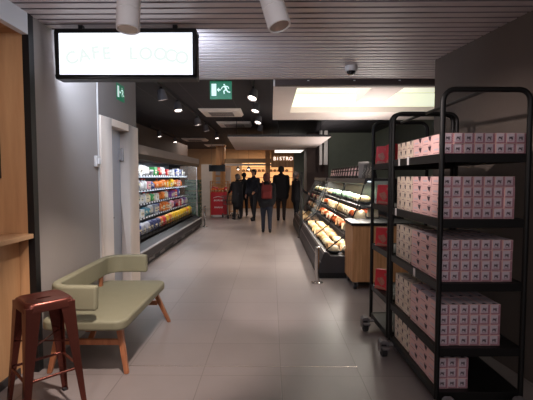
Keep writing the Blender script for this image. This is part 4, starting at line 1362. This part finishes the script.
for sx in (-.2, .2): b.tube([(sx, -.30, .98), (sx, -.18, .78), (sx, -.10, .48), (sx, -.2, .14), (sx, .4, .12)], .013, 8)
b.build('frame', M['grey_metal'], t, smooth=True)
b = MB(); b.cyl((-.22, -.30, .98), (.22, -.30, .98), .018); b.build('handle', M['red_panel'], t, smooth=True)
for sx in (-.2, .2):
    for sy in (-.2, .38):
        b = MB(); b.cyl((sx - .014, sy, .055), (sx + .014, sy, .055), .055, n=16); b.box(sx - .02, sx + .02, sy - .012, sy + .012, .06, .15); b.build('wheel', M['rubber'], t)

# ------------------------------------------------------------------ lights
def area(name, loc, size, e, col, rot=(0, 0, 0), sy=None, spread=None):
    l = bpy.data.lights.new(name, 'AREA'); l.energy = e; l.color = col; l.size = size
    if sy: l.shape = 'RECTANGLE'; l.size_y = sy
    if spread: l.spread = spread
    o = bpy.data.objects.new(name, l); C.objects.link(o); o.location = loc; o.rotation_euler = rot
    return o


def spot(name, loc, tgt, e, col, ang=50, blend=.6, r=.05):
    l = bpy.data.lights.new(name, 'SPOT'); l.energy = e; l.color = col; l.spot_size = math.radians(ang); l.spot_blend = blend; l.shadow_soft_size = r
    o = bpy.data.objects.new(name, l); C.objects.link(o); o.location = loc
    o.rotation_euler = (Vector(tgt) - Vector(loc)).to_track_quat('-Z', 'Y').to_euler()
    return o

WARM = (1.0, .88, .80); PINKW = (1.0, .86, .82); COOL = (.82, .9, 1.0)
w = bpy.data.worlds.new('world'); sc.world = w; w.use_nodes = True
w.node_tree.nodes['Background'].inputs['Color'].default_value = (.95, .88, .92, 1)
w.node_tree.nodes['Background'].inputs['Strength'].default_value = .13
# hanging spots by the entrance
spot('spot_bench', (-.79, 2.33, 2.28), (-1.10, 3.5, 0), 210, WARM, 66, .7, .03)
spot('spot_rack', (.08, 2.32, 2.20), (1.55, 3.2, 1.55), 75, PINKW, 54, .9, .02)
spot('spot_counter', (-1.2, 1.2, 2.6), (-1.8, 3.0, 1.2), 34, WARM, 80, .8)
spot('spot_floor', (.15, 2.6, 2.66), (.15, 4.75, 0), 300, PINKW, 32, 1.0)
# entrance fill and bounce: added unseen panels, not fixtures
area('entrance_fill', (-.2, .6, 2.66), 2.2, 22, (1, .9, .87), (math.radians(8), 0, 0), 1.6)
area('entrance_bounce', (-.1, -2.4, 2.2), 3.0, 25, (.97, .92, .96), (math.radians(92), 0, 0), 1.0)
area('sign_rear_glow', (-1.14, 3.40, 2.46), 1.0, 30, (.66, .80, 1), (math.radians(96), 0, 0), .3)
spot('cool_wall_fill', (-.9, 1.75, 2.55), (-1.85, 3.2, 2.5), 6, (.70, .82, 1), 80, .8)  # added spot above the frame, stands in for sign glow on the wall
spot('cool_slat_fill', (-1.0, -1.0, 1.3), (-.3, 2.3, 2.75), 70, (.72, .82, 1), 58, 1.0, .3)  # added spot behind the camera, cool fill for the slats
area('soffit_fill', (1.75, 7.2, 1.80), .4, 30, (1, .92, .86), (math.radians(180), math.radians(-20), 0), 2.0)  # added upward fill floating over the deli, brightens the recess frame
area('bulkhead_fill', (1.72, 11.0, 1.80), .3, 26, (1, .9, .84), (math.radians(180), math.radians(-35), 0), 3.5)  # added upward fill for the suspended panel, no fixture modelled
area('fridge_roof_fill', (-2.7, 9.2, 2.14), .3, 3, (1, .9, .84), (math.radians(180), math.radians(30), 0), 4.5)  # added upward fill over the fridge roof for the dark ceiling
spot('stand_fill', (-1.6, 13.0, 2.9), (-1.97, 15.4, .8), 90, WARM, 30, .7)  # added spot to brighten the red stand, no matching fixture
# spotlight beams aimed down at the floor
for i, (x, y_, tx, ty, e) in enumerate(((-1.78, 6.75, -1.6, 7.2, 45), (-1.7, 7.9, -1.5, 8.2, 45), (-1.8, 10, -1.4, 10.4, 45), (-1.78, 11.3, -1.2, 11.8, 40), (-1.78, 13.5, -1.2, 13.6, 40),
                                        (-.29, 6.75, -.5, 6.2, 55), (-.29, 8.0, .1, 7.6, 50), (-.29, 9.7, -.3, 9.6, 45), (-.29, 11.3, .2, 11.6, 25), (-1.0, 16.5, -1.5, 16.5, 60), (.6, 16.8, .4, 17.5, 60))):
    spot(f'track_beam_{i}', (x, y_, 2.74), (tx, ty, 0), e * 3.0, WARM, 60, .8)
area('recess_light', (1.2, 6.3, 2.98), 1.5, 16, (1, 1, .93), (0, 0, 0), 1.6)
area('fridge_light', (-2.20, 9.0, 1.84), .10, 66, (.90, .95, 1), (0, math.radians(32), 0), 6.2)
spot('wall_fill', (1.9, 10.5, 2.9), (2.6, 14.0, 2.0), 60, (1, .95, .88), 80, .9)  # added spot to lift the dark green grey wall
for yy in (6.6, 7.6, 8.6, 9.6): spot('deli_fill', (.25, yy - .5, 2.9), (1.2, yy, .7), 95, (1, .92, .84), 48, .8)  # added spots brightening the deli food, not on any track
spot('cabinet_fill', (.35, 4.4, 2.65), (1.25, 5.4, .45), 26, (1, .88, .78), 40, .9)  # added spot to brighten the oak cabinet front
area('deck_fill', (1.26, 8.0, .79), .05, 14, (1, .92, .84), (0, math.radians(10), 0), 3.7)  # added fill under the decks to lift the lower food rows
area('deck_fill', (1.14, 8.0, .575), .05, 16, (1, .92, .84), (0, math.radians(10), 0), 3.7)
area('deck_fill', (1.36, 8.0, 1.01), .05, 12, (1, .92, .84), (0, math.radians(10), 0), 3.7)
area('deli_light', (1.44, 8.0, 1.40), .08, 75, (1, .92, .82), (0, math.radians(20), 0), 3.8)
area('deli_light_far', (1.46, 11.6, 1.41), .10, 14, (1, .9, .78), (0, math.radians(20), 0), 2.5)
area('far_shop_light', (-.5, 20.2, 2.9), 3.5, 95, (1, .78, .56), (0, 0, 0), 1.5)
area('far_left_light', (-3.2, 17.5, 2.9), 1.5, 26, (1, .88, .78), (0, 0, 0), 2.0)
area('strip_light', (.68, 16.1, 2.48), .9, 18, (1, .95, .9), (0, 0, 0), 1.5)

vs_ = sc.view_settings
vs_.view_transform = 'Standard'
vs_.look = 'None'
vs_.exposure = 0.0
sc.cycles.use_denoising = True
sc.cycles.max_bounces = 8
sc.cycles.sample_clamp_indirect = 6.0
